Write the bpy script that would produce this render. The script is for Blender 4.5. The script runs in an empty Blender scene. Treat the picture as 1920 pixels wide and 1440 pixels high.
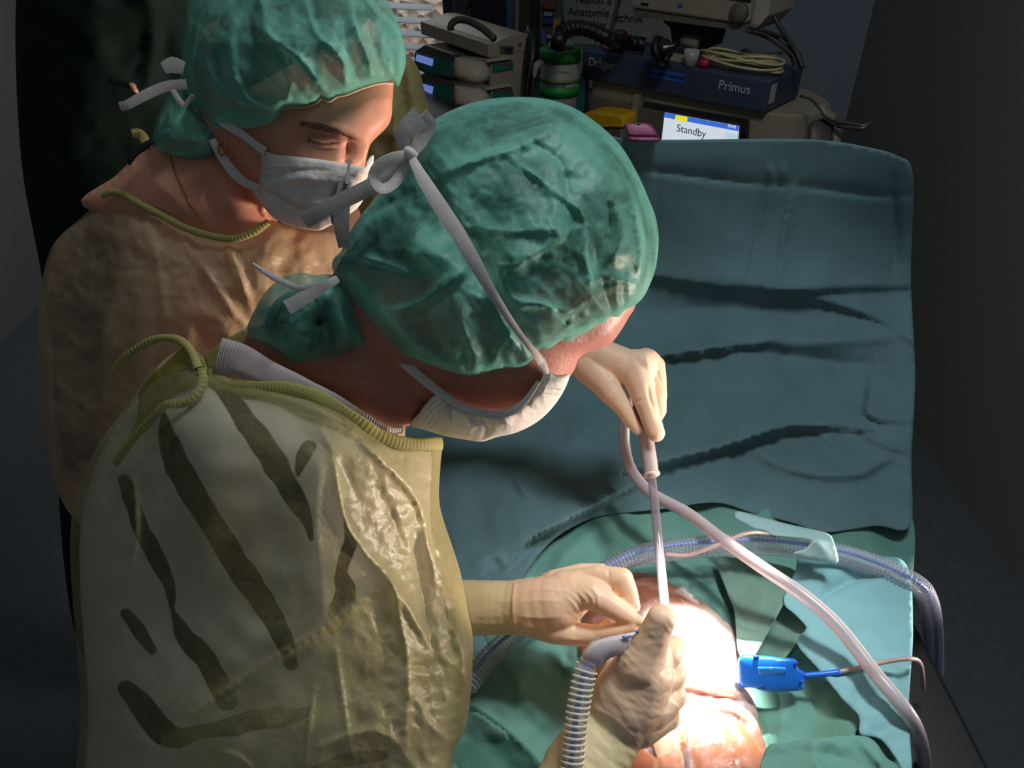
import bpy, bmesh, math, random
import numpy as np
from mathutils import Vector, Matrix
from mathutils.geometry import delaunay_2d_cdt
random.seed(7)
S = bpy.context.scene
C = S.collection
F = 1440.0                       # focal length in pixels of the 1920x1440 frame
PITCH = math.radians(35.0)
CAM = Vector((0, 0, 1.90))
FWD = Vector((0, math.cos(PITCH), -math.sin(PITCH)))
UPV = Vector((0, math.sin(PITCH), math.cos(PITCH)))
# ---------------------------------------------------------------- camera
cd = bpy.data.cameras.new('camera'); cam = bpy.data.objects.new('camera', cd); C.objects.link(cam)
cd.sensor_width = 36; cd.lens = 36 * F / 1920; cd.clip_start = 0.05
cam.location = CAM; cam.rotation_euler = (math.radians(90) - PITCH, 0, 0)
S.camera = cam
S.view_settings.view_transform = 'Standard'; S.view_settings.look = 'None'
S.view_settings.gamma = 1; S.view_settings.use_curve_mapping = False
S.view_settings.exposure = 0.0
# ---------------------------------------------------------------- world and lamps
W = bpy.data.worlds.new('world'); S.world = W; W.use_nodes = True
W.node_tree.nodes['Background'].inputs[0].default_value = (0.75, 0.86, 1.0, 1)
W.node_tree.nodes['Background'].inputs[1].default_value = 0.105
def lamp(name, kind, loc, target, power, color, **k):
    d = bpy.data.lights.new(name, kind); d.energy = power; d.color = color
    for a, v in k.items(): setattr(d, a, v)
    o = bpy.data.objects.new(name, d); C.objects.link(o); o.location = loc
    o.rotation_euler = (Vector(target) - Vector(loc)).to_track_quat('-Z', 'Y').to_euler()
    return o
def ray(px, py):
    v = FWD + Vector((1, 0, 0)) * ((px - 960) / F) + UPV * ((720 - py) / F)
    return v
def P(px, py, d): return CAM + ray(px, py) * d
def onz(px, py, z):
    r = ray(px, py); return CAM + r * ((z - CAM.z) / r.z)
def ony(px, py, y):
    r = ray(px, py); return CAM + r * (y / r.y)
FIELD = P(1322, 1196, 0.965)
LAMPS = [
 ('surgical_beam', 'SPOT', (0.62, 1.55, 2.35), FIELD, 2200, (1, .94, .88), dict(spot_size=math.radians(6.0), spot_blend=.35, shadow_soft_size=.03)),
 ('surgical_spill', 'SPOT', (0.66, 0.74, 2.40), FIELD, 56, (1, .97, .93), dict(spot_size=math.radians(36), spot_blend=1.0, shadow_soft_size=.10)),
 ('added_warm_fill', 'SPOT', (1.12, .66, 1.06), (-.25, .80, 1.46), 108, (1, .80, .68), dict(spot_size=math.radians(44), spot_blend=.8, shadow_soft_size=.12)),  # added unseen lamp, stands in for the warm bounce off the wound
 ('ceiling_light', 'AREA', (0.52, 0.95, 2.9), (0.3, 0.8, 1.0), 12.5, (.93, .97, 1.0), dict(shape='DISK', size=.5)),
]
for l in LAMPS: lamp(*l[:6], **l[6])
# ---------------------------------------------------------------- helpers
def lin(h):
    h = h.lstrip('#'); v = [int(h[i:i+2], 16) / 255 for i in (0, 2, 4)]
    return tuple(x / 12.92 if x <= .04045 else ((x + .055) / 1.055) ** 2.4 for x in v) + (1,)
def smooth(pts, step=6.0, closed=True):
    """Catmull-Rom through pts (any dimension), resampled at about `step`."""
    p = np.array(pts, float); n = len(p); out = []
    rng = range(n) if closed else range(n - 1)
    for i in rng:
        if closed: a, b, c, d = p[(i-1) % n], p[i], p[(i+1) % n], p[(i+2) % n]
        else:
            b, c = p[i], p[i+1]
            a = p[i-1] if i > 0 else 2*b - c
            d = p[i+2] if i + 2 < n else 2*c - b
        L = np.linalg.norm((c - b)[:2]); k = max(1, int(round(L / step)))
        for j in range(k):
            t = j / k
            out.append(.5 * ((2*b) + (c-a)*t + (2*a-5*b+4*c-d)*t*t + (3*b-a-3*c+d)*t**3))
    if not closed: out.append(p[-1])
    return np.array(out)
def inside(x, y, poly):
    r = np.zeros(x.shape, bool); n = len(poly); j = n - 1
    for i in range(n):
        xi, yi = poly[i]; xj, yj = poly[j]
        if yi != yj:
            r ^= ((yi > y) != (yj > y)) & (x < (xj - xi) * (y - yi) / (yj - yi) + xi)
        j = i
    return r
def polydist(x, y, pl, closed=False):
    """distance to polyline, signed side, running parameter 0..1"""
    best = np.full(x.shape, 1e9); side = np.zeros(x.shape); tt = np.zeros(x.shape)
    n = len(pl); m = n if closed else n - 1
    for i in range(m):
        a = pl[i]; b = pl[(i+1) % n]; d = b - a; L2 = max(1e-9, d @ d)
        t = np.clip(((x-a[0])*d[0] + (y-a[1])*d[1]) / L2, 0, 1)
        ex = x - a[0] - t*d[0]; ey = y - a[1] - t*d[1]; r = np.hypot(ex, ey)
        k = r < best
        best = np.where(k, r, best); side = np.where(k, np.sign(d[0]*ey - d[1]*ex), side)
        tt = np.where(k, (i + t) / m, tt)
    return best, side, tt
def vnoise(x, y, scale, seed=0):
    """smooth lattice noise in -1..1"""
    g = np.random.RandomState(seed).uniform(-1, 1, (64, 64))
    u = x / scale; v = y / scale; i = np.floor(u).astype(int); j = np.floor(v).astype(int)
    fu = u - i; fv = v - j; fu = fu*fu*(3-2*fu); fv = fv*fv*(3-2*fv)
    a = g[i % 64, j % 64]; b = g[(i+1) % 64, j % 64]; c = g[i % 64, (j+1) % 64]; d = g[(i+1) % 64, (j+1) % 64]
    return (a*(1-fu) + b*fu)*(1-fv) + (c*(1-fu) + d*fu)*fv
def fbm(x, y, scale, seed=0, oct=3):
    r = 0; a = 1
    for k in range(oct): r = r + a*vnoise(x, y, scale/2**k, seed + k); a *= .5
    return r
def crumple(x, y, scale, seed=0, ang=0, stretch=1.0, oct=3):
    """sharp-edged creases, 0..1"""
    c, s = math.cos(ang), math.sin(ang); u = (c*x + s*y)/stretch; v = -s*x + c*y
    u = u + 0.35*scale*vnoise(u, v, scale*1.3, seed+50); v = v + .35*scale*vnoise(u, v, scale*1.3, seed+60)
    r = 0; a = 1; t = 0
    for k in range(oct): r = r + a*(1 - np.abs(vnoise(u, v, scale/2**k, seed + 7*k))*2); t += a; a *= .5
    return r / t
def folds(x, y, lst):
    """lst of (points, height_m, width_px[, width2_px]); + rises towards the viewer side"""
    h = np.zeros(x.shape)
    for f in lst:
        pts, amp, w1 = f[0], f[1], f[2]; w2 = f[3] if len(f) > 3 else w1
        pl = smooth(pts, 18, False); d, s, t = polydist(x, y, pl)
        w = np.where(s >= 0, w1, w2)
        h += amp*np.exp(-(d/w)**1.25)*np.clip(np.sin(np.pi*np.clip(t, .04, .96)), 0, 1)**.45
    return h
def wc(x, y, z, r):
    """world point and radius in metres as a chain entry"""
    v = Vector((x, y, z)) - CAM; d = v.dot(FWD); return (960 + F*x/d, 720 - F*v.dot(UPV)/d, d, r*F/d)
def upright(yc, off=0.0): return lambda x, y: yc/(.8192 + .5736*(720-np.asarray(y, float))/F) + off
class RBF:
    def __init__(s, pts):
        p = np.array(pts, float); s.c = p[:, :2]/500; n = len(p)
        K = s.k(np.linalg.norm(s.c[:, None]-s.c[None], axis=2)); A = np.zeros((n+3, n+3))
        A[:n, :n] = K + 1e-4*np.eye(n); A[:n, n] = 1; A[:n, n+1:] = s.c; A[n, :n] = 1; A[n+1:, :n] = s.c.T
        s.w = np.linalg.solve(A, np.concatenate([p[:, 2], np.zeros(3)]))
    @staticmethod
    def k(r): return np.where(r > 0, r*r*np.log(np.maximum(r, 1e-9)), 0)
    def __call__(s, x, y):
        q = np.stack([np.ravel(x), np.ravel(y)], 1)/500
        K = s.k(np.linalg.norm(q[:, None]-s.c[None], axis=2)); n = len(s.c)
        return (K @ s.w[:n] + s.w[n] + q @ s.w[n+1:]).reshape(np.shape(x))
def const(d): return lambda x, y: np.full(np.shape(x), float(d))
def Pn(x, y, d):
    x = np.asarray(x, float); y = np.asarray(y, float); d = np.asarray(d, float)
    r = np.array(FWD)[None] + np.array([1., 0, 0])[None]*((x-960)/F)[:, None] + np.array(UPV)[None]*((720-y)/F)[:, None]
    return np.array(CAM)[None] + r*d[:, None]
def proj(co):
    """world -> pixel x, pixel y, depth"""
    q = co - np.array(CAM)[None]; d = q @ np.array(FWD)
    return 960 + F*q[:, 0]/d, 720 - F*(q @ np.array(UPV))/d, d
def tri(outline, step):
    """triangulate a closed outline with interior points"""
    o = np.array(outline); x0, y0 = o.min(0); x1, y1 = o.max(0)
    ys = np.arange(y0, y1, step*.87); P_ = []
    for k, yy in enumerate(ys):
        xs = np.arange(x0 + (k % 2)*step*.5, x1, step); P_.append(np.stack([xs, np.full(xs.shape, yy)], 1))
    g = np.concatenate(P_); g += np.random.RandomState(3).uniform(-.12, .12, g.shape)*step
    m = inside(g[:, 0], g[:, 1], o); g = g[m]
    d, _, _ = polydist(g[:, 0], g[:, 1], o, True); g = g[d > step*.55]
    n = len(o); V = [Vector(v) for v in np.concatenate([o, g])]
    r = delaunay_2d_cdt(V, [(i, (i+1) % n) for i in range(n)], [], 2, 1e-4)
    co = np.array([tuple(v) for v in r[0]]); fs = [tuple(f) for f in r[2]]
    cen = np.array([co[list(f)].mean(0) for f in fs]); ins = inside(cen[:, 0], cen[:, 1], o)
    fs = [f for f, k in zip(fs, ins) if k]
    bd, _, _ = polydist(co[:, 0], co[:, 1], o, True)
    return co, fs, bd
def poisson(outline, cell):
    o = np.array(outline); x0, y0 = o.min(0)-2*cell; x1, y1 = o.max(0)+2*cell
    nx = int((x1-x0)/cell)+1; ny = int((y1-y0)/cell)+1
    X, Y = np.meshgrid(x0+np.arange(nx)*cell, y0+np.arange(ny)*cell, indexing='ij')
    M = inside(X, Y, o); u = np.zeros((nx, ny))
    # coarse start
    if cell < 14:
        f, _ = poisson(outline, cell*2); u = f(X, Y)*M
    for it in range(220):
        v = np.zeros_like(u)
        v[1:-1, 1:-1] = .25*(u[2:, 1:-1]+u[:-2, 1:-1]+u[1:-1, 2:]+u[1:-1, :-2] + cell*cell)
        u = v*M
    def f(x, y):
        a = np.clip((x-x0)/cell, 0, nx-1.001); b = np.clip((y-y0)/cell, 0, ny-1.001)
        i = a.astype(int); j = b.astype(int); fa = a-i; fb = b-j
        return (u[i, j]*(1-fa)+u[i+1, j]*fa)*(1-fb)+(u[i, j+1]*(1-fa)+u[i+1, j+1]*fa)*fb
    return f, u.max()
def mesh_obj(name, verts, faces, mat=None, parent=None, smooth_=True, attrs=None):
    me = bpy.data.meshes.new(name); me.from_pydata([tuple(v) for v in verts], [], [tuple(f) for f in faces]); me.update()
    if smooth_:
        me.polygons.foreach_set('use_smooth', [True]*len(me.polygons))
    if attrs:
        for k, v in attrs.items():
            a = me.attributes.new(k, 'FLOAT', 'POINT'); a.data.foreach_set('value', np.asarray(v, np.float32))
    o = bpy.data.objects.new(name, me); C.objects.link(o)
    if mat: me.materials.append(mat)
    if parent: put(o, parent)
    return o
def wloc(o):
    v = Vector(o.location)
    return v
def put(o, parent):
    o.parent = parent
    top = parent; t = Vector((0, 0, 0))
    while top is not None: t += Vector(top.location); top = top.parent
    if o.type == 'MESH' and o.location.length < 1e-9:
        o.data.transform(Matrix.Translation(-t))
    else: o.location = Vector(o.location) - t
    return o
def thing(name, label, cat, loc=(0, 0, 0), group=None):
    o = bpy.data.objects.new(name, None); C.objects.link(o); o.location = loc; o.empty_display_size = .05
    return tag(o, label, cat, group)
def tag(o, label=None, cat=None, group=None, kind=None):
    if label: o['label'] = label
    if cat: o['category'] = cat
    if group: o['group'] = group
    if kind: o['kind'] = kind
    return o
def inflate(name, outline, d0, T, mat, parent=None, step=7, back=1.0, fl=None, extra=None, sm=6, power=.5, attrs=None, raw=False, rim=0):
    """closed rounded volume whose rim follows the outline; T = thickness towards the viewer"""
    o = smooth(outline, sm) if sm else np.array(outline, float)
    co, fs, bd = tri(o, step); x, y = co[:, 0], co[:, 1]
    f, mx = poisson(o, max(3.5, step*.8)); u = np.clip(f(x, y)/mx, 0, None)
    edge = np.clip(bd/(step*1.2), 0, 1); h = u**power; h = np.where(bd < .5, 0, h)
    D0 = d0(x, y) if callable(d0) else np.full(x.shape, float(d0))
    Tm = T(x, y) if callable(T) else T
    fx = np.zeros(x.shape)
    if fl: fx = fx + folds(x, y, fl)
    if extra: fx = fx + extra(x, y)
    w = np.clip(bd/14, rim, 1)
    df = D0 - Tm*h - fx*w; db = D0 + back*Tm*h + .001
    n = len(co); idx = np.arange(n); bmask = bd < .5
    bi = np.where(bmask, idx, -1); k = n; rest = []
    for i in range(n):
        if not bmask[i]: bi[i] = k; k += 1; rest.append(i)
    vf = Pn(x, y, df); vb = Pn(x[rest], y[rest], db[rest])
    V = np.concatenate([vf, vb]); FS = [tuple(reversed(q)) for q in fs] + [tuple(int(bi[j]) for j in q) for q in fs]
    at = None
    if attrs:
        at = {}
        for k_, fn in attrs.items():
            v = fn(x, y); at[k_] = np.concatenate([v, v[rest]])
    if raw: return V, FS
    return mesh_obj(name, V, FS, mat, parent, attrs=at)
def sheet(name, outline, depth, mat, parent=None, step=8, thick=.0012, fl=None, extra=None, sm=6, attrs=None):
    o = smooth(outline, sm) if sm else np.array(outline, float)
    co, fs, bd = tri(o, step); x, y = co[:, 0], co[:, 1]
    D = depth(x, y) if callable(depth) else np.full(x.shape, float(depth))
    if fl: D = D - folds(x, y, fl)
    if extra: D = D - extra(x, y)
    at = {k: f(x, y) for k, f in attrs.items()} if attrs else None
    ob = mesh_obj(name, Pn(x, y, D), [tuple(reversed(q)) for q in fs], mat, parent, attrs=at)
    m = ob.modifiers.new('solid', 'SOLIDIFY'); m.thickness = thick; m.offset = -1
    return ob
def frames(pts):
    p = np.array(pts, float); n = len(p); T = np.gradient(p, axis=0); T /= np.linalg.norm(T, axis=1)[:, None]+1e-12
    N = np.zeros_like(p); up = np.array([0., 0, 1]) if abs(T[0][2]) < .9 else np.array([1., 0, 0])
    v = np.cross(T[0], up); v /= np.linalg.norm(v); N[0] = v
    for i in range(1, n):
        v = N[i-1] - T[i]*(N[i-1] @ T[i]); N[i] = v/(np.linalg.norm(v)+1e-12)
    return p, T, N, np.cross(T, N)
def tube_vf(pts, rad, seg=12, cap=True):
    p, T, N, B = frames(pts); n = len(p); r = np.full(n, float(rad)) if np.isscalar(rad) else np.asarray(rad, float)
    a = np.arange(seg)*2*np.pi/seg; V = []
    for i in range(n):
        for t in a: V.append(p[i] + r[i]*(math.cos(t)*N[i] + math.sin(t)*B[i]))
    Fc = [(i*seg+j, i*seg+(j+1) % seg, (i+1)*seg+(j+1) % seg, (i+1)*seg+j) for i in range(n-1) for j in range(seg)]
    if cap: Fc += [tuple(range(seg-1, -1, -1)), tuple((n-1)*seg + k for k in range(seg))]
    return V, Fc
def tube(name, pts, rad, mat, parent=None, seg=12, cap=True):
    V, Fc = tube_vf(pts, rad, seg, cap); return mesh_obj(name, V, Fc, mat, parent)
def pxpath(pts, step=6):
    """pts (px,py,depth) -> smooth world path"""
    q = smooth(pts, step, False); return Pn(q[:, 0], q[:, 1], q[:, 2])
def ribbon(name, pts, width, mat, parent=None, thick=.0008, step=5, nrm=None, twist=None):
    """flat strap: pts (px,py,depth[,tilt deg]); faces the camera side unless tilted; real thickness"""
    pts = [tuple(q)+(0,)*(4-len(q)) for q in pts]
    q = smooth(pts, step, False); p = Pn(q[:, 0], q[:, 1], q[:, 2]); T = np.gradient(p, axis=0); T /= np.linalg.norm(T, axis=1)[:, None]
    V = []; n = len(p); wd = np.interp(np.linspace(0, 1, n), np.linspace(0, 1, len(width)), width) if np.ndim(width) else np.full(n, width)
    for i in range(n):
        v = np.array(CAM)-p[i]; v /= np.linalg.norm(v); s = np.cross(T[i], v); s /= np.linalg.norm(s)
        up = np.cross(s, T[i]); a = math.radians(q[i, 3]); s2 = s*math.cos(a)+up*math.sin(a); u2 = np.cross(s2, T[i])
        for k in range(5):
            f = k/2-1; V.append(p[i]+s2*wd[i]*.5*f + u2*(thick*.5 + .0006*(1-f*f)))
        for k in range(5):
            f = 1-k/2; V.append(p[i]+s2*wd[i]*.5*f - u2*thick*.5)
    Fc = [(i*10+j, i*10+(j+1) % 10, (i+1)*10+(j+1) % 10, (i+1)*10+j) for i in range(n-1) for j in range(10)]
    Fc += [tuple(range(9, -1, -1)), tuple((n-1)*10+k for k in range(10))]
    return mesh_obj(name, V, Fc, mat, parent, smooth_=False)
_ico = None
def ico():
    global _ico
    if _ico is None:
        b = bmesh.new(); bmesh.ops.create_icosphere(b, subdivisions=3, radius=1)
        b.verts.ensure_lookup_table(); _ico = (np.array([v.co[:] for v in b.verts]), [tuple(v.index for v in f.verts) for f in b.faces]); b.free()
    return _ico
def bake_remesh(V, FS, voxel, smooth_it=4, fac=.5):
    me = bpy.data.meshes.new('tmp'); me.from_pydata([tuple(v) for v in V], [], FS); me.update()
    o = bpy.data.objects.new('tmp', me); C.objects.link(o)
    m = o.modifiers.new('r', 'REMESH'); m.mode = 'VOXEL'; m.voxel_size = voxel
    if smooth_it: s = o.modifiers.new('s', 'SMOOTH'); s.iterations = smooth_it; s.factor = fac
    dg = bpy.context.evaluated_depsgraph_get(); e = o.evaluated_get(dg); m2 = bpy.data.meshes.new_from_object(e)
    co = np.zeros(len(m2.vertices)*3); m2.vertices.foreach_get('co', co); co = co.reshape(-1, 3)
    fs = [tuple(p.vertices) for p in m2.polygons]
    bpy.data.objects.remove(o); bpy.data.meshes.remove(me); bpy.data.meshes.remove(m2)
    return co, fs
def normals(co, fs):
    me = bpy.data.meshes.new('t'); me.from_pydata([tuple(v) for v in co], [], fs); me.update()
    n = np.zeros(len(co)*3); me.vertices.foreach_get('normal', n); bpy.data.meshes.remove(me); return n.reshape(-1, 3)
def blob_vf(chains, flat=None):
    """chains of (px,py,depth,radius_px) -> overlapping spheres"""
    iv, ifc = ico(); V = []; FS = []; k = 0
    for ch in chains:
        q = smooth(ch, 1e9, False) if len(ch) < 2 else np.array(ch, float)
        pts = []
        for a, b in zip(q[:-1], q[1:]):
            m = max(2, int(np.hypot(*(b-a)[:2])/(min(a[3], b[3])*.3)) + int(abs(b[2]-a[2])*F/ (min(a[3], b[3])*.3*max(a[2],.1)) *1.0))
            m = min(m, 40)
            for j in range(m): pts.append(a+(b-a)*j/m)
        pts.append(q[-1])
        for s in pts:
            c = np.array(P(s[0], s[1], s[2])); r = s[3]*s[2]/F
            V.append(iv*r+c); FS += [tuple(i+k for i in f) for f in ifc]; k += len(iv)
    return V, FS
def blob(name, chains, mat, parent=None, voxel=.0022, it=4, fl=None, extra=None, more=None, attrs=None, side=True):
    V, FS = blob_vf(chains); V = np.concatenate(V) if V else np.zeros((0, 3))
    if more:
        for mv, mf in more:
            k = len(V); V = np.concatenate([V, mv]); FS = FS + [tuple(i+k for i in f) for f in mf]
    co, fs = bake_remesh(V, FS, voxel, it)
    if fl or extra:
        n = normals(co, fs); x, y, d = proj(co); h = np.zeros(len(co))
        if fl: h += folds(x, y, fl)
        if extra: h += extra(x, y)
        view = (np.array(CAM)-co); view /= np.linalg.norm(view, axis=1)[:, None]
        w = np.clip((n*view).sum(1)*2, 0, 1) if side else 1
        co = co + n*(h*w)[:, None]
    at = None
    if attrs:
        x, y, d = proj(co); at = {k: f(x, y) for k, f in attrs.items()}
    return mesh_obj(name, co, fs, mat, parent, attrs=at)
def boxv(bm, c, s, R=None):
    vs = []
    for dx in (-.5, .5):
        for dy in (-.5, .5):
            for dz in (-.5, .5):
                v = Vector((dx*s[0], dy*s[1], dz*s[2])); v = (R @ v if R else v) + Vector(c); vs.append(bm.verts.new(v))
    for f in ((0,1,3,2),(4,6,7,5),(0,4,5,1),(2,3,7,6),(0,2,6,4),(1,5,7,3)): bm.faces.new([vs[i] for i in f])
    return vs
def bmobj(name, bm, mat, parent=None, M=None, bevel=0, smooth_=False, seg=2):
    if bevel: bmesh.ops.bevel(bm, geom=list(bm.edges), offset=bevel, segments=seg, affect='EDGES', profile=.5)
    if M is not None: bm.transform(M)
    bmesh.ops.recalc_face_normals(bm, faces=bm.faces)
    me = bpy.data.meshes.new(name); bm.to_mesh(me); bm.free()
    if smooth_: me.polygons.foreach_set('use_smooth', [True]*len(me.polygons))
    if mat: me.materials.append(mat)
    o = bpy.data.objects.new(name, me); C.objects.link(o)
    if parent: put(o, parent)
    return o
def box(name, c, s, mat, parent=None, M=None, bevel=0, seg=2):
    bm = bmesh.new(); boxv(bm, c, s); return bmobj(name, bm, mat, parent, M, bevel, seg=seg)
def prism(name, pts, z0, z1, mat, parent=None, M=None, bevel=0):
    """polygon in local xy pulled from z0 to z1"""
    bm = bmesh.new(); a = [bm.verts.new((x, y, z0)) for x, y in pts]; b = [bm.verts.new((x, y, z1)) for x, y in pts]; n = len(pts)
    bm.faces.new(a[::-1]); bm.faces.new(b)
    for i in range(n): bm.faces.new((a[i], a[(i+1) % n], b[(i+1) % n], b[i]))
    return bmobj(name, bm, mat, parent, M, bevel)
def lathe(name, prof, mat, parent=None, M=None, seg=40, smooth_=True):
    bm = bmesh.new(); rows = []
    for r, z in prof: rows.append([bm.verts.new((r*math.cos(2*math.pi*i/seg), r*math.sin(2*math.pi*i/seg), z)) for i in range(seg)])
    for a, b in zip(rows[:-1], rows[1:]):
        for i in range(seg): bm.faces.new((a[i], a[(i+1) % seg], b[(i+1) % seg], b[i]))
    bm.faces.new(rows[0][::-1]); bm.faces.new(rows[-1])
    return bmobj(name, bm, mat, parent, M, smooth_=smooth_)
def text(name, s, size, mat, parent, M, ext=.0006, align='CENTER'):
    cu = bpy.data.curves.new(name, 'FONT'); cu.body = s; cu.size = size; cu.extrude = ext; cu.align_x = align; cu.align_y = 'CENTER'
    t = bpy.data.objects.new('t', cu); C.objects.link(t); dg = bpy.context.evaluated_depsgraph_get()
    me = bpy.data.meshes.new_from_object(t.evaluated_get(dg)); bpy.data.objects.remove(t); bpy.data.curves.remove(cu)
    me.transform(M); me.materials.clear(); me.materials.append(mat); me.name = name
    o = bpy.data.objects.new(name, me); C.objects.link(o); put(o, parent); return o
# ---------------------------------------------------------------- materials
class NT:
    def __init__(s, name):
        s.m = bpy.data.materials.new(name); s.m.use_nodes = True; s.t = s.m.node_tree; s.b = s.t.nodes['Principled BSDF']; s.tc = None
    def n(s, ty, **k):
        x = s.t.nodes.new(ty)
        for a, v in k.items(): setattr(x, a, v)
        return x
    def l(s, a, b): s.t.links.new(a, b)
    def coord(s):
        if not s.tc: s.tc = s.n('ShaderNodeTexCoord')
        return s.tc.outputs['Object']
    def noise(s, scale, detail=3, rough=.55, dist=0, stretch=None):
        x = s.n('ShaderNodeTexNoise'); x.inputs['Scale'].default_value = scale; x.inputs['Detail'].default_value = detail
        x.inputs['Roughness'].default_value = rough; x.inputs['Distortion'].default_value = dist
        if stretch:
            mp = s.n('ShaderNodeMapping'); mp.inputs['Scale'].default_value = stretch; s.l(s.coord(), mp.inputs[0]); s.l(mp.outputs[0], x.inputs[0])
        else: s.l(s.coord(), x.inputs[0])
        return x.outputs['Fac']
    def ramp(s, v, stops):
        r = s.n('ShaderNodeValToRGB'); e = r.color_ramp.elements
        while len(e) < len(stops): e.new(.5)
        for q, (p, c) in zip(e, stops): q.position = p; q.color = c if len(c) == 4 else tuple(c)+(1,)
        s.l(v, r.inputs[0]); return r.outputs[0]
    def mix(s, f, a, b, mode='MIX'):
        x = s.n('ShaderNodeMix', data_type='RGBA', blend_type=mode)
        for v, i in ((f, 0), (a, 6), (b, 7)):
            if hasattr(v, 'links') or hasattr(v, 'is_linked'): s.l(v, x.inputs[i])
            else: x.inputs[i].default_value = v
        return x.outputs[2]
    def math(s, op, a, b=0.0, clamp=False):
        x = s.n('ShaderNodeMath', operation=op, use_clamp=clamp)
        for v, i in ((a, 0), (b, 1)):
            if isinstance(v, (int, float)): x.inputs[i].default_value = v
            else: s.l(v, x.inputs[i])
        return x.outputs[0]
    def attr(s, name): return s.n('ShaderNodeAttribute', attribute_name=name).outputs['Fac']
    def bump(s, v, strength, dist=.001):
        x = s.n('ShaderNodeBump'); x.inputs['Strength'].default_value = strength; x.inputs['Distance'].default_value = dist
        s.l(v, x.inputs['Height'])
        if s.b.inputs['Normal'].is_linked: s.l(s.b.inputs['Normal'].links[0].from_socket, x.inputs['Normal'])
        s.l(x.outputs[0], s.b.inputs['Normal'])
    def set(s, **k):
        for a, v in k.items():
            i = s.b.inputs[a.replace('_', ' ')]
            if isinstance(v, (int, float, tuple)): i.default_value = v
            else: s.l(v, i)
        return s
def simple(name, col, rough=.5, spec=.5, var=.12, scale=30, bump=0, bscale=200, metal=0, **k):
    t = NT(name); c = lin(col) if isinstance(col, str) else col
    n = t.noise(scale, 3); dk = tuple(x*(1-var) for x in c[:3])+(1,); lt = tuple(min(1, x*(1+var)) for x in c[:3])+(1,)
    t.set(Base_Color=t.ramp(n, [(.3, dk), (.7, lt)]), Roughness=rough, Metallic=metal); t.b.inputs['Specular IOR Level'].default_value = spec
    if bump: t.bump(t.noise(bscale, 2), bump)
    for a, v in k.items(): t.b.inputs[a.replace('_', ' ')].default_value = v
    return t.m
def glow(name, col, s=1.0):
    t = NT(name); t.set(Base_Color=(0, 0, 0, 1), Roughness=.4); t.b.inputs['Emission Color'].default_value = lin(col); t.b.inputs['Emission Strength'].default_value = s
    return t.m
# ================================================================ shared materials
def fabric(name, col, rough=.75, var=.10, grain=900, gbump=.5, big=None, spec=.25, weave=None, tint2=None):
    t = NT(name); c = lin(col)
    n = t.noise(9, 4, .6); dk = tuple(x*(1-var) for x in c[:3]); lt = tuple(min(1, x*(1+var)) for x in c[:3])
    base = t.ramp(n, [(.32, dk), (.68, lt)])
    fine = t.noise(grain, 2, .7)
    base = t.mix(.28, base, t.ramp(fine, [(.3, (.25,)*3), (.7, (.75,)*3)]), 'SOFT_LIGHT')
    t.set(Base_Color=base, Roughness=rough); t.b.inputs['Specular IOR Level'].default_value = spec
    t.bump(fine, gbump, .0004); t.bump(t.noise(45, 4, .6), .35, .0022)
    return t.m
M_teal = fabric('teal_drape_cloth', '#597a80')
M_green = fabric('green_drape_cloth', '#62938a')
M_blue = fabric('light_blue_drape_cloth', '#7fb4ba')
def plastic_clear(name, col, opac=.5, rough=.15, bumpv=0):
    t = NT(name); tr = t.n('ShaderNodeBsdfTransparent'); mx = t.n('ShaderNodeMixShader'); out = t.t.nodes['Material Output']
    t.set(Base_Color=lin(col), Roughness=rough); t.b.inputs['Specular IOR Level'].default_value = .9
    lw = t.n('ShaderNodeLayerWeight'); lw.inputs[0].default_value = .45
    f = t.math('ADD', t.math('MULTIPLY', lw.outputs['Facing'], .55), opac, True)
    t.l(f, mx.inputs[0]); t.l(tr.outputs[0], mx.inputs[1]); t.l(t.b.outputs[0], mx.inputs[2]); t.l(mx.outputs[0], out.inputs[0])
    if bumpv: t.bump(t.noise(60, 4, .6), bumpv, .002)
    return t.m
def film_mat(name):
    t = NT(name); tr = t.n('ShaderNodeBsdfTransparent'); mx = t.n('ShaderNodeMixShader'); out = t.t.nodes['Material Output']
    g = t.n('ShaderNodeBsdfGlossy'); g.inputs['Roughness'].default_value = .16
    nz = t.noise(38, 6, .72, .8); bp = t.n('ShaderNodeBump'); bp.inputs['Strength'].default_value = 1; bp.inputs['Distance'].default_value = .006
    t.l(nz, bp.inputs['Height']); t.l(bp.outputs[0], g.inputs['Normal']); mx.inputs[0].default_value = .13
    t.l(tr.outputs[0], mx.inputs[1]); t.l(g.outputs[0], mx.inputs[2]); t.l(mx.outputs[0], out.inputs[0]); return t.m
M_film = film_mat('clear_incise_film')
M_hose = plastic_clear('clear_hose_plastic', '#b8bccb', .20, .10)
M_frost = plastic_clear('frosted_tube_plastic', '#c4bac0', .62, .35)
M_bluestripe = simple('blue_hose_stripe', '#5f80cc', .35)
M_handle = simple('frosted_grey_handle', '#b4a9a8', .35, .5)
M_bluedev = simple('bright_blue_plastic', '#1d72e0', .35, .5, var=.04)
M_cable = simple('pinkish_grey_cable', '#b59c98', .45)
M_strap = fabric('pale_blue_tape_cloth', '#88abad', .7)
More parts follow.
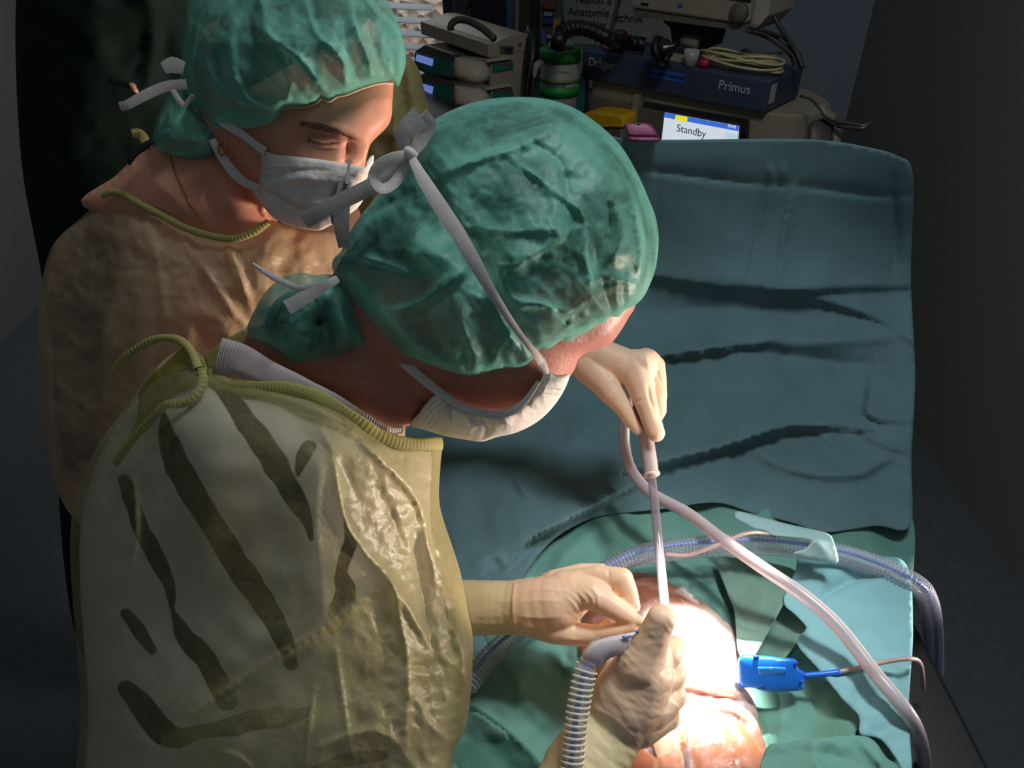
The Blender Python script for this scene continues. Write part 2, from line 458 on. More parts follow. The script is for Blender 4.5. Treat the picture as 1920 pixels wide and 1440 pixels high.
# ================================================================ drapes
def tz(x, y):            # the cloth line of table and screen as depth in front of the camera
    return _tz(x, y)
_tz = RBF([(700, 262, 1.47), (1160, 258, 1.45), (1700, 300, 1.42), (700, 400, 1.55), (1200, 400, 1.53), (1700, 400, 1.50),
 (700, 540, 1.60), (1200, 540, 1.60), (1700, 540, 1.58), (700, 640, 1.56), (1200, 640, 1.55), (1700, 640, 1.53), (700, 740, 1.46), (1200, 740, 1.46), (1700, 740, 1.44),
 (700, 940, 1.30), (1200, 940, 1.28), (1700, 940, 1.28), (700, 1100, 1.15), (1200, 1080, 1.13), (1700, 1100, 1.12),
 (700, 1300, 1.02), (1200, 1300, .99), (1700, 1300, .98), (700, 1560, .90), (1200, 1560, .86), (1700, 1560, .86)])
teal_out = [(760, 300), (900, 262), (1128, 256), (1160, 258), (1240, 262), (1385, 261), (1500, 261), (1560, 265), (1620, 275), (1684, 293), (1712, 330),
 (1708, 520), (1716, 700), (1709, 860), (1706, 985), (1640, 985), (1549, 997), (1480, 978), (1411, 961), (1342, 942), (1242, 954), (1133, 966),
 (1080, 985), (1028, 1020), (980, 1086), (952, 1130), (935, 1200), (900, 1290), (820, 1330), (740, 1200), (730, 900), (740, 600)]
TF = [
 ([(1165, 512), (1230, 519), (1300, 530), (1400, 541), (1470, 544), (1570, 540), (1710, 536)], .028, 5, 70),
 ([(1440, 543), (1520, 558), (1600, 580), (1660, 604), (1710, 640)], .026, 6, 45),
 ([(1180, 585), (1290, 580), (1400, 578), (1500, 590)], -.02, 30),
 ([(1170, 680), (1245, 668), (1330, 655), (1400, 647), (1430, 644)], .040, 4, 26),
 ([(1395, 645), (1500, 643), (1600, 637), (1710, 628)], .035, 22, 42),
 ([(1400, 652), (1450, 660), (1560, 680), (1710, 690)], -.028, 22),
 ([(1360, 626), (1385, 638), (1410, 646)], -.010, 5),
 ([(1452, 665), (1478, 705), (1497, 738)], -.012, 9, 22),
 ([(1130, 757), (1253, 753), (1340, 749), (1440, 741), (1500, 746)], .012, 30, 6),
 ([(1490, 738), (1530, 760), (1570, 790)], -.008, 14),
 ([(1180, 885), (1258, 862), (1330, 845), (1400, 824), (1440, 810), (1490, 800), (1590, 802), (1615, 806)], .05, 5, 52),
 ([(1615, 806), (1650, 830), (1710, 850)], .02, 8, 30),
 ([(1388, 835), (1420, 852), (1480, 880), (1560, 892), (1620, 887), (1668, 860), (1710, 880)], .022, 8, 40),
 ([(1535, 808), (1560, 835), (1590, 865)], .012, 5, 22),
 ([(1634, 708), (1630, 745), (1627, 775), (1650, 786), (1710, 790)], .03, 6, 40),
 ([(1380, 840), (1430, 838), (1480, 842)], -.012, 14),
 ([(770, 900), (825, 885), (890, 865), (950, 846), (1050, 840)], .012, 34, 8),
 ([(1060, 835), (1120, 800), (1170, 780)], .012, 8, 34),
 ([(1010, 885), (1100, 868), (1170, 872), (1230, 880)], .014, 8, 34),
 ([(1215, 898), (1195, 908), (1120, 945), (1060, 977), (995, 1012), (960, 1050), (925, 1072)], .045, 46, 5),
 ([(1010, 1030), (990, 1060), (965, 1075)], .012, 20, 6),
 ([(965, 893), (975, 915), (990, 932)], .012, 5, 16),
 ([(870, 1060), (900, 1050), (930, 1040), (950, 1060)], .014, 10),
 ([(905, 1085), (950, 1050), (1010, 1000)], -.014, 10),
 ([(1080, 560), (1090, 640), (1100, 700)], .010, 20),
 # the ironed-in packing folds of the upright part
 ([(1170, 300), (1190, 316), (1215, 320), (1300, 330), (1400, 343), (1465, 347)], -0.0095, 5, 9),
 ([(1465, 347), (1560, 356), (1640, 366), (1710, 366)], -0.0076, 5, 9),
 ([(1176, 268), (1184, 290), (1210, 318)], -0.0114, 6, 12),
 ([(1213, 322), (1208, 350), (1203, 380)], -0.0095, 5, 9), ([(1242, 325), (1230, 370), (1226, 430), (1222, 470)], -0.0095, 5, 12),
 ([(1430, 360), (1424, 410), (1414, 480), (1400, 530)], -0.0095, 4, 9), ([(1487, 345), (1478, 390), (1466, 450), (1460, 530)], .0095, 4, 9),
 ([(1442, 310), (1446, 335)], .007, 5), ([(1470, 310), (1468, 338)], .007, 5), ([(1676, 330), (1680, 420), (1676, 520)], -0.0114, 6),
 ([(1240, 300), (1330, 290), (1450, 300)], .004, 40), ([(1260, 450), (1330, 420), (1380, 480)], .004, 60), ([(1560, 430), (1600, 470), (1640, 500)], .004, 40),
]
d = tag(sheet('surgical_drape', teal_out, tz, M_teal, step=7, fl=TF, extra=lambda x, y: .012*fbm(x, y, 150, 3)*np.clip((y-430)/200, .12, 1) + .003*fbm(x, y, 50, 9)*np.clip((y-520)/100, 0, 1) + .007*(crumple(x, y, 150, 19, -.35, 2.2, 2)-.5)*np.clip((y-520)/80, 0, 1), sm=10),
 'large teal surgical drape hung up as a screen and flowing down over the table', 'surgical drape')
green_out = [(760, 1010), (900, 960), (1030, 930), (1340, 925), (1430, 930), (1560, 920), (1700, 950), (1712, 1100), (1700, 1300), (1706, 1500), (1640, 1570), (1100, 1590), (760, 1560), (740, 1200)]
GF = [
 ([(1140, 980), (1090, 1010), (1050, 1050), (1035, 1080)], .018, 12, 30), ([(1310, 935), (1390, 960), (1440, 1000)], .015, 25),
 ([(1342, 1045), (1360, 1105), (1374, 1140), (1380, 1200)], -.030, 10, 5), ([(1262, 1050), (1290, 1062), (1312, 1075), (1322, 1095)], -.02, 8),
 
 ([(1400, 1070), (1440, 1090), (1460, 1110)], .01, 20), ([(1340, 1060), (1400, 1050), (1470, 1070)], .012, 24),
 ([(1366, 1055), (1368, 1075), (1372, 1085)], .010, 6),
 ([(880, 1330), (920, 1352), (960, 1382), (1002, 1424)], .03, 40, 6), ([(930, 1250), (960, 1290), (960, 1340)], -.015, 20), ([(1000, 1240), (970, 1290), (1010, 1330)], .015, 22),
 ([(1060, 1220), (1055, 1260), (1040, 1290)], -.02, 12), ([(1030, 1225), (1060, 1250), (1090, 1260)], .02, 12, 5), ([(885, 1180), (900, 1230), (890, 1290)], -.03, 20),
 ([(1400, 1330), (1440, 1400), (1450, 1440)], -.02, 16), ([(1600, 1310), (1560, 1250), (1530, 1200)], .01, 20),
]
tag(sheet('surgical_drape', green_out, lambda x, y: tz(x, y) + .030 - .035*np.clip((y-1040)/120, 0, 1), M_green, step=8, fl=GF,
   extra=lambda x, y: .016*fbm(x, y, 120, 21) + .004*crumple(x, y, 70, 5, .9, 2), sm=12),
 'dark green surgical drape laid on the table around the patient', 'surgical drape')
blue_out = [(1492, 1068), (1500, 1035), (1560, 1020), (1640, 1040), (1700, 1060), (1712, 1180), (1704, 1330), (1710, 1470), (1680, 1421), (1651, 1385), (1613, 1375), (1611, 1342), (1581, 1310), (1532, 1250), (1495, 1204), (1512, 1176), (1490, 1150), (1470, 1125)]
tag(sheet('surgical_drape', blue_out, lambda x, y: tz(x, y)-.045, M_blue, step=7, thick=.002,
  fl=[([(1512, 1176), (1525, 1145), (1560, 1110), (1610, 1086), (1660, 1075)], -.014, 5, 12), ([(1470, 1190), (1520, 1150), (1560, 1112)], .006, 12), ([(1640, 1090), (1660, 1080), (1690, 1088)], .012, 12), ([(1560, 1250), (1620, 1220), (1700, 1250)], .01, 40), ([(1500, 1090), (1540, 1080), (1590, 1060)], .012, 16)],
  extra=lambda x, y: .006*fbm(x, y, 90, 31)+.003*crumple(x, y, 50, 3), sm=8),
 'light blue surgical drape at the right, under the frosted suction hose', 'surgical drape')
tag(sheet('surgical_drape', [(1436, 1404), (1470, 1394), (1520, 1386), (1610, 1379), (1640, 1390), (1662, 1420), (1690, 1450), (1690, 1560), (1440, 1580), (1415, 1500)], lambda x, y: tz(x, y)-.06-.02*np.sin((x-1430)/270*3.1), M_green, step=7, thick=.002,
  fl=[([(1520, 1388), (1530, 1420), (1560, 1500)], .012, 14), ([(1440, 1420), (1520, 1410), (1640, 1440)], -.01, 20), ([(1610, 1385), (1650, 1430), (1680, 1480)], .012, 10)], extra=lambda x, y: .004*crumple(x, y, 60, 13), sm=8),
 'green surgical drape with a turned edge in the lower right corner', 'surgical drape')
M_sage = fabric('sage_green_drape_cloth', '#6a8d80')
gdr = [o for o in C.objects if o.get('label', '').startswith('dark green surgical drape')][0]
pl_ = lambda k, cx, cy, nx, ny, L: (lambda x, y: tz(x, y) - k - .030*np.clip(((x-cx)*nx+(y-cy)*ny)/L, 0, 1)**1.5)
sheet('drape_pleat', [(1344, 1048), (1380, 1046), (1430, 1052), (1485, 1066), (1492, 1078), (1480, 1104), (1467, 1134), (1440, 1184), (1404, 1242), (1384, 1222), (1380, 1182), (1376, 1142), (1362, 1105)], pl_(.014, 1380, 1120, .8, .5, 90), M_sage, gdr, step=6, thick=.0015, sm=8,
  fl=[([(1366, 1055), (1369, 1075), (1373, 1088)], .008, 6), ([(1400, 1075), (1430, 1110), (1420, 1160)], .006, 16)], extra=lambda x, y: .004*fbm(x, y, 60, 91))
sheet('drape_pleat', [(1466, 1128), (1490, 1146), (1514, 1178), (1490, 1208), (1460, 1240), (1400, 1244), (1430, 1200)], pl_(.004, 1440, 1190, .8, .5, 70), M_sage, gdr, step=6, thick=.0015, sm=8, extra=lambda x, y: .003*fbm(x, y, 50, 92))
sheet('drape_pleat', [(1495, 1200), (1534, 1250), (1583, 1310), (1618, 1344), (1604, 1372), (1590, 1392), (1440, 1408), (1415, 1380), (1400, 1290), (1400, 1240), (1460, 1232)], pl_(-.002, 1480, 1300, .9, .2, 140), fabric('mid_green_drape_cloth', '#5f9080'), gdr, step=7, thick=.0015, sm=8, extra=lambda x, y: .005*fbm(x, y, 80, 93)+.003*crumple(x, y, 60, 94, .9, 2))
sheet('drape_pleat', [(880, 1322), (905, 1334), (935, 1356), (968, 1384), (1008, 1426), (1030, 1470), (960, 1500), (860, 1470), (840, 1380)], pl_(.016, 900, 1400, .6, -.7, 60), fabric('green_drape_shade_tint', '#4c7f72'), gdr, step=7, thick=.0015, sm=8, extra=lambda x, y: .004*fbm(x, y, 60, 95))  # darker copy of the green cloth, fold shade put into its colour
# ================================================================ patient
def skinmat(name, col, dark, redness='#b4574a', bumps=.25, bscale=380, sss=.12, attrs=()):
    t = NT(name); c = lin(col); base = t.ramp(t.noise(22, 4, .6), [(.3, tuple(x*.86 for x in c[:3])), (.7, c)])
    base = t.mix(t.math('MULTIPLY', t.noise(60, 3), .22), base, lin(redness))
    for an, ac, am in attrs: base = t.mix(t.math('MULTIPLY', t.attr(an), am), base, lin(ac))
    t.set(Base_Color=base, Roughness=.48); t.b.inputs['Specular IOR Level'].default_value = .4
    t.b.inputs['Subsurface Weight'].default_value = sss; t.b.inputs['Subsurface Radius'].default_value = (.012, .004, .002); t.b.inputs['Subsurface Scale'].default_value = 1
    t.bump(t.noise(bscale, 3, .6), bumps, .0006)
    return t
pt = thing('person', 'patient lying under the drapes, only a lit patch of skin uncovered under clear film', 'person', onz(1320, 1330, .80))
pat_out = [(1085, 1170), (1120, 1110), (1180, 1074), (1240, 1082), (1290, 1108), (1340, 1140), (1378, 1180), (1394, 1225), (1402, 1270), (1418, 1310), (1428, 1360), (1450, 1440), (1480, 1540), (1400, 1600), (1240, 1600), (1160, 1540), (1150, 1400), (1120, 1300), (1085, 1230)]
PF = [([(1215, 1300), (1290, 1298), (1330, 1306), (1375, 1312), (1410, 1318)], -.020, 5, 9), ([(1270, 1352), (1310, 1338), (1350, 1336), (1385, 1350), (1415, 1385), (1440, 1430)], -.014, 5, 8),
 ([(1300, 1280), (1350, 1290), (1400, 1300)], .010, 16), ([(1285, 1420), (1350, 1390), (1410, 1450)], .012, 50), ([(1150, 1130), (1200, 1115), (1280, 1120)], .008, 20), ([(1230, 1250), (1320, 1200), (1350, 1250)], .012, 60)]
def wound(x, y):
    dd, _, t = polydist(x, y, smooth([(1225, 1285), (1285, 1292), (1330, 1303), (1378, 1312)], 10, False)); return np.clip(1-dd/(13-9*t), 0, 1)
def iod(x, y):
    a = np.clip(1-(y-1128-8*vnoise(x, y, 30, 3))/22, 0, 1); b = np.clip((y-1322-.10*(x-1300))/20, 0, 1); c_ = np.clip((1160-x)/30, 0, 1); return np.clip(np.maximum.reduce([a, b, c_]), 0, 1)
sk = skinmat('patient_skin', '#efd2c2', '#8a5038', attrs=(('iodine', '#96583a', .97), ('wound', '#c01208', 1.0)))
patd0 = lambda x, y: tz(x, y)+.012
inflate('body', pat_out, patd0, .062, sk.m, pt, step=6, fl=PF, extra=lambda x, y: .0012*fbm(x, y, 40, 8), attrs={'wound': wound, 'iodine': iod}, rim=.1)
film_out = [(1070, 1178), (1112, 1100), (1180, 1066), (1245, 1074), (1280, 1090), (1288, 1085), (1294, 1104), (1345, 1136), (1386, 1178), (1398, 1225), (1412, 1290), (1436, 1350), (1460, 1440), (1490, 1560), (1400, 1620), (1200, 1620), (1140, 1540), (1130, 1400), (1100, 1300), (1075, 1230)]
inflate('incise_film', film_out, patd0, .068, M_film, pt, step=7, fl=PF, extra=lambda x, y: .005*crumple(x, y, 26, 4)+.002*crumple(x, y, 11, 8), rim=.3)
inflate('incise_film', [(1262, 1106), (1275, 1098), (1287, 1090), (1293, 1100), (1306, 1120), (1312, 1134), (1290, 1124)], lambda x, y: tz(x, y)-.045, .006, M_film, pt, step=4, extra=lambda x, y: .006*crumple(x, y, 12, 8))
M_tape = simple('tan_surgical_tape', '#c8a078', .6, var=.08)
ribbon('skin_tape', [(1130, 1165, .965), (1150, 1195, .95), (1165, 1240, .95)], .014, M_tape, pt)
ribbon('skin_tape', [(1225, 1355, .90), (1238, 1395, .885), (1255, 1450, .87), (1270, 1520, .85)], .016, M_tape, pt)
tube('clear_drain', pxpath([(1290, 1345, .885), (1293, 1380, .875), (1291, 1440, .86), (1300, 1520, .85)]), .0028, M_hose, pt)
# ================================================================ tubes and tools on the field
def corrugated(name, label, path, r, group=None, spacing=.0055, stripe=True, depth_r=.16, cat='hose', mat=None):
    p = pxpath(path, 3); seg = np.r_[0, np.cumsum(np.linalg.norm(np.diff(p, axis=0), axis=1))]
    L = seg[-1]; m = int(L/spacing*6); s = np.linspace(0, L, m); q = np.stack([np.interp(s, seg, p[:, k]) for k in range(3)], 1)
    rad = r*(1+depth_r*np.sin(s/spacing*2*np.pi)); root = thing(name, label, cat, q[len(q)//2], group)
    tube('corrugated_wall', q, rad, mat or M_hose, root, 18)
    if stripe:
        pp, T, N, B = frames(q); v = np.array(CAM)[None]-pp; v -= T*(v*T).sum(1)[:, None]; v /= np.linalg.norm(v, axis=1)[:, None]
        side = np.cross(T, v); c_ = pp + v*(r*.80) + side*r*.28
        V = []
        for i in range(len(c_)):
            w = side[i]*.0026; V += [c_[i]-w, c_[i]+w, c_[i]+w-v[i]*.0008, c_[i]-w-v[i]*.0008]
        Fc = [(i*4+j, i*4+(j+1) % 4, i*4+4+(j+1) % 4, i*4+4+j) for i in range(len(c_)-1) for j in range(4)]
        mesh_obj('blue_stripe', V, Fc, M_bluestripe, root)
    return root, q
corrugated('corrugated_hose', 'clear corrugated breathing hose with blue stripe looping behind the wound and under the hand', [(1752, 1260, 1.28), (1750, 1180, 1.20), (1738, 1122, 1.11), (1712, 1092, 1.075), (1640, 1058, 1.09), (1560, 1034, 1.10), (1440, 1018, 1.115), (1330, 1021, 1.12), (1250, 1029, 1.115), (1190, 1043, 1.10), (1130, 1072, 1.085), (1060, 1115, 1.06), (1000, 1160, 1.03), (960, 1192, 1.015), (915, 1235, .99), (875, 1290, .965)], .0125)
tag(tube('clear_tube', pxpath([(1744, 1260, 1.28), (1742, 1185, 1.20), (1732, 1132, 1.11), (1708, 1103, 1.08), (1640, 1072, 1.09), (1565, 1049, 1.10), (1440, 1034, 1.11), (1330, 1037, 1.12), (1260, 1044, 1.11), (1200, 1052, 1.10), (1130, 1066, 1.09)]), .006, M_hose), 'thin clear tube running beside the blue-striped corrugated hose', 'tube')
tag(tube('cable', pxpath([(1247, 1039, 1.08), (1290, 1040, 1.08), (1340, 1024, 1.07), (1395, 1001, 1.08), (1430, 999, 1.10), (1452, 1006, 1.12)]), .0026, M_cable), 'thin pinkish grey cable crossing over the corrugated hose', 'cable')
strap_out = [(1380, 958), (1420, 968), (1480, 983), (1535, 995), (1555, 1002), (1563, 1014), (1571, 1054), (1535, 1048), (1497, 1040), (1488, 1036), (1510, 1029), (1522, 1012), (1490, 1006), (1450, 1002), (1430, 992), (1415, 990), (1398, 980), (1379, 970)]
tag(sheet('adhesive_tape', strap_out, lambda x, y: 1.145-.085*np.clip((y-955)/60, 0, 1), M_strap, step=5, thick=.0015, fl=[([(1480, 985), (1520, 1005), (1560, 1050)], .006, 14)], sm=5),
 'pale grey-blue adhesive strip holding the corrugated hose to the drape', 'tape')
tag(tube('suction_hose', pxpath([(1186, 722, 1.22), (1176, 760, 1.235), (1171, 800, 1.24), (1173, 845, 1.24), (1186, 885, 1.22), (1222, 925, 1.19), (1290, 963, 1.14), (1350, 1008, 1.08), (1420, 1058, 1.03), (1500, 1112, .99), (1560, 1163, .965), (1602, 1212, .945), (1640, 1262, .925), (1700, 1335, .90), (1724, 1385, .93), (1733, 1450, 1.02), (1730, 1540, 1.15)]), .0088, M_frost, seg=20),
 'thick frosted suction hose sweeping from the upper glove to the right edge', 'hose')
wand = thing('suction_wand', 'grey-handled clear suction wand held upright in the upper glove', 'surgical instrument', P(1222, 890, 1.13))
hd = [(1196, 740, 1.165), (1208, 800, 1.145), (1216, 850, 1.135), (1221, 890, 1.125)]
tube('handle', pxpath(hd), np.linspace(.0105, .0112, len(pxpath(hd))), M_handle, wand, 24)
rimp = pxpath([(1221, 888, 1.126), (1222, 892, 1.1245)], 1); tube('rim', rimp, .0128, simple('pale_pink_rim', '#e0c4bc', .3), wand, 24)
tube('shaft', pxpath([(1221, 885, 1.128), (1226, 930, 1.10), (1233, 1000, 1.05), (1240, 1070, 1.0), (1246, 1135, .945), (1250, 1185, .91)]), .0062, plastic_clear('smoky_clear_shaft', '#8c8088', .38, .18), wand, 16)
# blue connector
cx = thing('cable_connector', 'bright blue plastic cable clamp lying at the right edge of the wound', 'connector', P(1450, 1265, .97))
con = [(1386, 1232), (1420, 1229), (1455, 1232), (1491, 1236), (1497, 1252), (1509, 1260), (1512, 1268), (1508, 1276), (1507, 1290), (1500, 1295), (1440, 1297), (1412, 1290), (1386, 1284)]
cM = lambda x, y: .955-.0*x
inflate('housing', con, cM, .010, M_bluedev, cx, step=4, power=.22, back=1.4, sm=5)
M_blued = simple('dark_blue_plastic', '#0f55b8', .4)
for (a, b, c_, e) in ((1412, 1229, 1424, 1235), (1421, 1284, 1434, 1292), (1489, 1241, 1496, 1250), (1499, 1275, 1506, 1283)):
    inflate('clip_slot', [(a, b), (c_, b), (c_, e), (a, e)], .9455, .0012, M_blued, cx, step=2, sm=0, power=.2)
inflate('label_panel', [(1420, 1250), (1473, 1251), (1472, 1266), (1424, 1265)], .9450, .0010, simple('mid_blue_label', '#2b7fd0', .4), cx, step=3, sm=0, power=.2)
tube('blue_lead', pxpath([(1506, 1267, .955), (1540, 1264, .952), (1575, 1260, .950)]), .0036, M_bluedev, cx)
tube('grey_lead', pxpath([(1570, 1260.5, .950), (1610, 1252, .948), (1650, 1243, .945), (1705, 1235, .94), (1726, 1245, .97), (1732, 1290, 1.05)]), .0027, M_cable, cx)
# smoke evacuation hose and pencil in the near glove
sroot = thing('surgical_pencil', 'translucent surgical pencil with a coiled blue-striped hose held in the lower glove', 'surgical instrument', P(1110, 1230, .80))
path = [(1060, 1540, .76), (1066, 1480, .765), (1074, 1420, .77), (1080, 1360, .775), (1087, 1310, .78), (1097, 1262, .785), (1112, 1228, .79), (1130, 1208, .795)]
q = pxpath(path, 2); seg = np.r_[0, np.cumsum(np.linalg.norm(np.diff(q, axis=0), axis=1))]; L = seg[-1]
N_ = 700; s = np.linspace(0, L, N_); qq = np.stack([np.interp(s, seg, q[:, k]) for k in range(3)], 1)
tube('hose_wall', qq, .0098*(1+.05*np.sin(s/.0075*2*np.pi)), plastic_clear('thin_hose_wall', '#cfccca', .22, .12), sroot, 20)
pp, T, N, B = frames(qq); k = int(N_*.80); M_coil = plastic_clear('clear_coil', '#efeae2', .5, .10)
ns = 2800; s2 = np.linspace(0, L*.84, ns); ph = s2/.0058*2*np.pi
ci = lambda A: np.stack([np.interp(s2, s, A[:, k]) for k in range(3)], 1)
hel = ci(qq) + (np.cos(ph)[:, None]*ci(N) + np.sin(ph)[:, None]*ci(B))*.0112
tube('coil', hel, .0013, M_coil, sroot, 6)
v = np.array(CAM)[None]-qq; v -= T*(v*T).sum(1)[:, None]; v /= np.linalg.norm(v, axis=1)[:, None]
V = []; side = np.cross(T, v)
for i in range(0, N_, 4):
    c0 = qq[i]+v[i]*.0085-side[i]*.001; w = side[i]*.0028; V += [c0-w, c0+w, c0+w-v[i]*.001, c0-w-v[i]*.001]
mesh_obj('blue_stripe', V, [(i*4+j, i*4+(j+1) % 4, i*4+4+(j+1) % 4, i*4+4+j) for i in range(len(V)//4-1) for j in range(4)], M_bluestripe, sroot)
noz = [(1100, 1216), (1112, 1204), (1132, 1196), (1155, 1191), (1190, 1184), (1197, 1183), (1192, 1196), (1183, 1212), (1170, 1226), (1150, 1232), (1138, 1238), (1127, 1250), (1100, 1246), (1092, 1232)]
inflate('nozzle', noz, .785, .010, plastic_clear('smoky_nozzle_plastic', '#d2ccd4', .8, .25), sroot, step=4, back=1.0, sm=5)
inflate('blue_tip', [(1190, 1184), (1199, 1179), (1200, 1183), (1195, 1190)], .778, .003, M_bluestripe, sroot, step=2, sm=0)
inflate('print_mark', [(1165, 1193), (1186, 1190), (1184, 1195), (1170, 1200)], .7755, .0008, simple('pale_blue_print', '#7f9cc0', .5), sroot, step=2, sm=0, power=.2)
# ================================================================ people: materials
def sheer(name, col, a0=.6, a1=.95, rough=.5, spec=.45, mott=14, transl=.30, dense=None, lines=True, bumps=.35, col2=None, mseed=0, gloss=None):
    """thin non-woven: lets the things below show through in a mottled way"""
    t = NT(name); out = t.t.nodes['Material Output']; c = lin(col); c2 = lin(col2) if col2 else tuple(x*.8 for x in c[:3])+(1,)
    n1 = t.noise(mott, 5, .62, .6); fib = t.noise(700, 2, .8, 0, (1, 1, 1)); fib2 = t.noise(160, 3, .7, 2.0)
    base = t.mix(t.math('MULTIPLY', fib2, .5), c, c2)
    base = t.mix(.30, base, t.ramp(fib, [(.3, (.2,)*3), (.7, (.8,)*3)]), 'SOFT_LIGHT')
    a = t.math('ADD', t.math('MULTIPLY', t.ramp(n1, [(.38, (0, 0, 0)), (.62, (1, 1, 1))]), a1-a0), a0)
    a = t.math('ADD', a, t.math('MULTIPLY', t.math('SUBTRACT', fib2, .5), .35))
    if dense: a = t.math('ADD', a, t.math('MULTIPLY', t.attr(dense), .6), True)
    a = t.math('MINIMUM', t.math('MAXIMUM', a, .05), 1.0)
    t.set(Base_Color=base, Roughness=rough); t.b.inputs['Specular IOR Level'].default_value = spec
    t.bump(fib, .25, .0004); t.bump(t.noise(55, 5, .65, .5), bumps, .003)
    tl = t.n('ShaderNodeBsdfTranslucent'); t.l(base, tl.inputs[0]); m1 = t.n('ShaderNodeMixShader'); m1.inputs[0].default_value = transl
    t.l(t.b.outputs[0], m1.inputs[1]); t.l(tl.outputs[0], m1.inputs[2])
    tr = t.n('ShaderNodeBsdfTransparent'); m2 = t.n('ShaderNodeMixShader'); t.l(a, m2.inputs[0]); t.l(tr.outputs[0], m2.inputs[1]); t.l(m1.outputs[0], m2.inputs[2])
    t.l(m2.outputs[0], out.inputs[0]); return t.m
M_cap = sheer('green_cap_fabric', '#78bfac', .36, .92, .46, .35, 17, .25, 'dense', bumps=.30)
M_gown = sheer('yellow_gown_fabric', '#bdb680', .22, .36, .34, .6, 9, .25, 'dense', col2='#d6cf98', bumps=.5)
M_gown2 = sheer('yellow_gown_warm_light_tint', '#dcc09a', .45, .62, .34, .55, 9, .25, 'dense', bumps=.5)  # lighter gown copy: warm light and skin tone mixed into its colour
M_olive = sheer('olive_gown_fabric', '#8c8656', .8, 1.0, .6, .3, 8, .1)
M_band = fabric('yellow_gown_binding', '#a8a262', .6, big=None)
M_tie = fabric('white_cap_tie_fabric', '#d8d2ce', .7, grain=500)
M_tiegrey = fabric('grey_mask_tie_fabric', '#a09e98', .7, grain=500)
M_hair = simple('dark_brown_hair', '#1d1410', .55, .4, var=.5, scale=60, bump=.6, bscale=120)
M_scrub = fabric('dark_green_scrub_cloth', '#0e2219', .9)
def glovemat(name, col='#e9caad', cuff='#e0d3a8'):
    t = NT(name); base = t.mix(t.attr('cuff'), lin(col), lin(cuff)); base = t.mix(.18, base, t.ramp(t.noise(30, 3), [(.3, (.3,)*3), (.7, (.7,)*3)]), 'SOFT_LIGHT')
    t.set(Base_Color=base, Roughness=.42); t.b.inputs['Specular IOR Level'].default_value = .35
    t.b.inputs['Subsurface Weight'].default_value = .25; t.b.inputs['Subsurface Radius'].default_value = (.010, .005, .003); t.b.inputs['Subsurface Scale'].default_value = 1
    t.bump(t.noise(70, 4, .55, .4), .22, .0016); t.bump(t.noise(900, 2), .06, .0004); return t.m
M_glove = glovemat('beige_latex_glove')
def maskmat(name, col='#f6ebe2', tint='#dfe2d8'):
    t = NT(name); out = t.t.nodes['Material Output']; n = t.noise(26, 3, .5, .8, None)
    base = t.ramp(n, [(.35, lin(tint)), (.62, lin(col))]); base = t.mix(.25, base, t.ramp(t.noise(900, 2), [(.3, (.25,)*3), (.7, (.75,)*3)]), 'SOFT_LIGHT')
    base = t.mix(t.math('MULTIPLY', t.attr('stitch'), .62), base, lin('#7c7a70'))
    t.set(Base_Color=base, Roughness=.7); t.bump(t.noise(60, 4, .6, .5), .4, .002)
    t.b.inputs['Subsurface Weight'].default_value = .15; t.b.inputs['Subsurface Scale'].default_value = .01; return t.m
M_mask = maskmat('white_mask_fabric')
def stitches(lines, pitch=5.4, w=1.3):
    """rows of short welded dashes: lst of (polyline)"""
    def f(x, y):
        r = np.zeros(x.shape)
        for ln in lines:
            pl = smooth(ln, 8, False); L = np.sum(np.hypot(*np.diff(pl, axis=0).T)); dd, s, t = polydist(x, y, pl)
            on = (np.mod(t*L/pitch, 1) < .62); r = np.maximum(r, np.clip(1.3-dd/w, 0, 1)*on)
        return r
    return f
def lines_attr(lst, w=7, amp=1.0):
    def f(x, y):
        r = np.zeros(x.shape)
        for ln in lst:
            ww = ln[1] if isinstance(ln, tuple) else w; pl = smooth(ln[0] if isinstance(ln, tuple) else ln, 14, False)
            dd, s, t = polydist(x, y, pl); r = np.maximum(r, np.exp(-(dd/ww)**2)*np.clip(np.sin(np.pi*np.clip(t, .03, .97)), 0, 1)**.4)
        return r*amp
    return f
# ================================================================ the surgeon in front
sg = thing('person', 'surgeon bent over the wound in a sheer yellow gown and large green bouffant cap', 'person', (-.25, .62, 0))
skin1 = skinmat('surgeon_skin', '#bd8272', '#7a4a3a', bumps=.9, bscale=240, attrs=(('brow', '#2a1a14', .8),))
head_out = [(560, 660), (600, 560), (660, 470), (750, 370), (840, 270), (930, 228), (1040, 230), (1115, 280), (1165, 360), (1190, 450), (1195, 530), (1193, 572), (1180, 595), (1160, 628), (1142, 648), (1118, 656), (1096, 664), (1084, 674), (1080, 690), (1070, 706), (1050, 735), (1010, 768), (950, 790), (890, 790), (840, 780), (800, 770), (740, 760), (660, 730), (590, 700)]
hv = inflate('h', head_out, .755, .082, None, step=9, raw=True)
neck_out = [(430, 640), (520, 600), (700, 600), (860, 660), (880, 720), (840, 755), (805, 786), (770, 798), (738, 804), (700, 792), (640, 757), (584, 727), (520, 700), (456, 668)]
nv = inflate('n', neck_out, RBF([(440, 650, .745), (700, 640, .765), (860, 720, .77), (740, 800, .745), (500, 680, .74)]), .058, None, step=9, raw=True)
